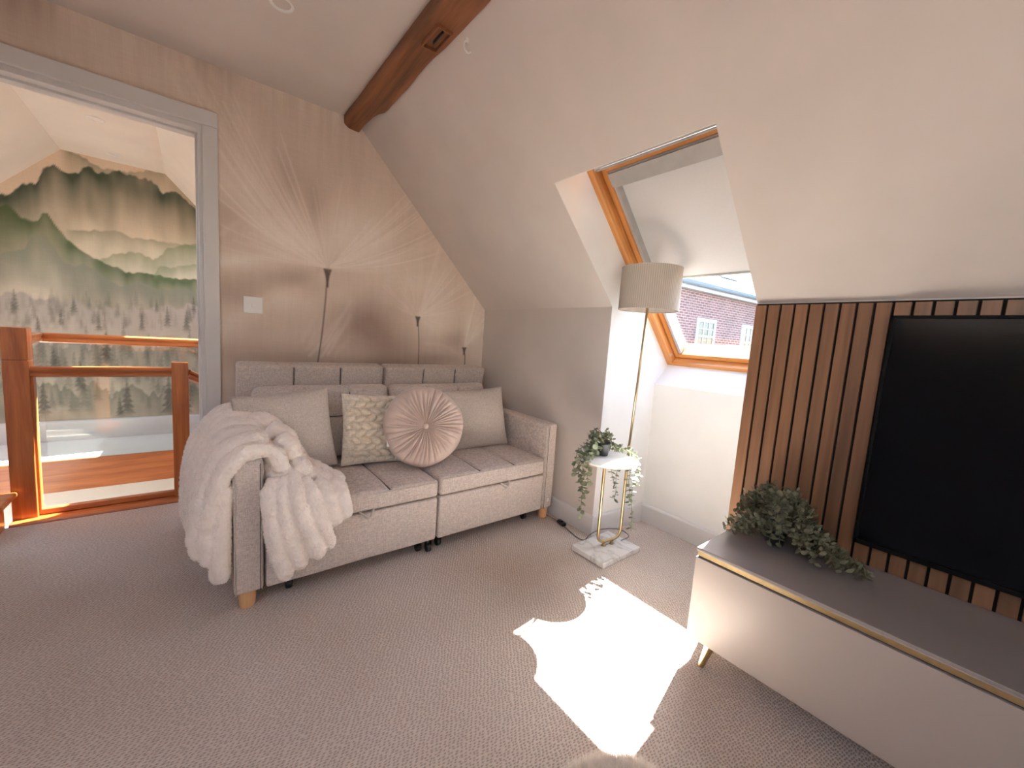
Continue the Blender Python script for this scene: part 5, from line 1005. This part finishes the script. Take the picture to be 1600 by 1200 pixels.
# gathered lumps on the inside of the arm and over the seat
for pts, r in (([(0.18, 1.95, 0.655), (0.235, 1.93, 0.660), (0.275, 1.91, 0.625)], 0.036), ([(0.235, 1.86, 0.645), (0.285, 1.84, 0.620), (0.31, 1.83, 0.575)], 0.038), ([(0.255, 1.78, 0.625), (0.295, 1.76, 0.585), (0.31, 1.75, 0.535)], 0.038),
               ([(0.215, 1.72, 0.590), (0.245, 1.70, 0.560), (0.26, 1.69, 0.51)], 0.033), ([(0.30, 1.86, 0.56), (0.335, 1.84, 0.53), (0.36, 1.82, 0.48)], 0.036), ([(0.30, 1.74, 0.53), (0.335, 1.72, 0.50), (0.355, 1.70, 0.455)], 0.036),
               ([(0.365, 1.82, 0.48), (0.405, 1.79, 0.465), (0.44, 1.76, 0.435)], 0.036), ([(0.35, 1.73, 0.475), (0.40, 1.71, 0.455), (0.435, 1.69, 0.43)], 0.036), ([(0.425, 1.79, 0.445), (0.460, 1.75, 0.430), (0.485, 1.71, 0.42)], 0.034),
               ([(0.225, 1.79, 0.56), (0.235, 1.74, 0.52), (0.24, 1.70, 0.47)], 0.040), ([(0.25, 1.70, 0.50), (0.30, 1.68, 0.47), (0.33, 1.67, 0.43)], 0.036), ([(0.27, 1.93, 0.60), (0.30, 1.90, 0.55), (0.335, 1.87, 0.50)], 0.034), ([(0.33, 1.90, 0.48), (0.38, 1.86, 0.455), (0.42, 1.82, 0.44)], 0.034)):
    T.append(lumpy(pts, r, 6, 0.12))
# rolls falling down the front of the seat
for pts, r in (([(0.225, 1.66, 0.50), (0.218, 1.625, 0.42), (0.222, 1.610, 0.32), (0.242, 1.604, 0.20), (0.268, 1.604, 0.118)], 0.032), ([(0.255, 1.66, 0.50), (0.248, 1.618, 0.42), (0.262, 1.602, 0.32), (0.290, 1.598, 0.22), (0.315, 1.600, 0.150)], 0.033),
               ([(0.285, 1.67, 0.50), (0.290, 1.615, 0.43), (0.318, 1.592, 0.34), (0.348, 1.590, 0.25), (0.378, 1.594, 0.178)], 0.033), ([(0.335, 1.67, 0.475), (0.348, 1.620, 0.42), (0.368, 1.600, 0.34), (0.398, 1.598, 0.26), (0.412, 1.600, 0.20)], 0.030),
               ([(0.385, 1.68, 0.455), (0.400, 1.630, 0.42), (0.420, 1.608, 0.35), (0.442, 1.604, 0.29)], 0.030), ([(0.435, 1.70, 0.435), (0.458, 1.645, 0.415), (0.468, 1.615, 0.36), (0.470, 1.610, 0.31)], 0.032),
               ([(0.205, 1.64, 0.47), (0.212, 1.618, 0.40), (0.226, 1.612, 0.35)], 0.030)):
    T.append(lumpy(pts, r, 7, 0.09))
thr = empty('fur_throw', bo, 0, 'cream ribbed faux fur throw draped over the sofa arm and seat edge', 'throw')
tme = remeshed('throw_body', T, 0.0045, 0, 0.0036); tob = link('fur_body', tme, 'fur', thr, True)
tf = tufts(tme, 60000, 0.0048, 0.0011, rb); fo_ = link('fur_fibres', tf, 'fur', thr); fo_['kind'] = 'stuff'
# ================================================================== fluffy rug edge by the viewer's feet
MT['rugfur'] = plain('sheepskin_tips', (0.86, 0.80, 0.74, 1), 1.0, 0, 0.05, 60); MT['rugbase'] = plain('sheepskin_underwool', (0.30, 0.26, 0.235, 1), 1.0, 0, 0.2, 60)
ro = (0.70, 0.385, 0.0); rug = empty('fluffy_pouffe', ro, 0, 'round fluffy fur floor cushion with pale tips on the carpet by the sunlit patch', 'floor cushion')
def dome(R, Hh, n=30, m=60):
    V = [(0, 0, Hh)]; F = []
    for i in range(1, n + 1):
        a = i / n * PI * 0.62
        for k in range(m): t = 2 * PI * k / m; r = R * math.sin(a) * (1 + 0.04 * math.sin(3 * t + 1)); V.append((r * math.cos(t), r * math.sin(t), max(0.0, Hh * (0.42 + 0.58 * math.cos(a)))))
    for k in range(m): F.append((0, 1 + k, 1 + (k + 1) % m))
    for i in range(n - 1):
        for k in range(m): a = 1 + i * m; F.append((a + k, a + m + k, a + m + (k + 1) % m, a + (k + 1) % m))
    F.append(tuple(1 + (n - 1) * m + k for k in range(m))[::-1]); return pmesh(V, F)
dme = dome(0.150, 0.085); link('wool_body', dme, 'rugbase', rug, True)
ru = np.random.default_rng(8); o = link('fur_fibres', tufts(dme, 60000, 0.030, 0.0012, ru, 0.7), 'rugfur', rug); o['kind'] = 'stuff'
for o in C.objects:
    if o.type == 'MESH' and o.parent is None and 'kind' not in o and 'label' not in o: print('UNLABELLED', o.name)
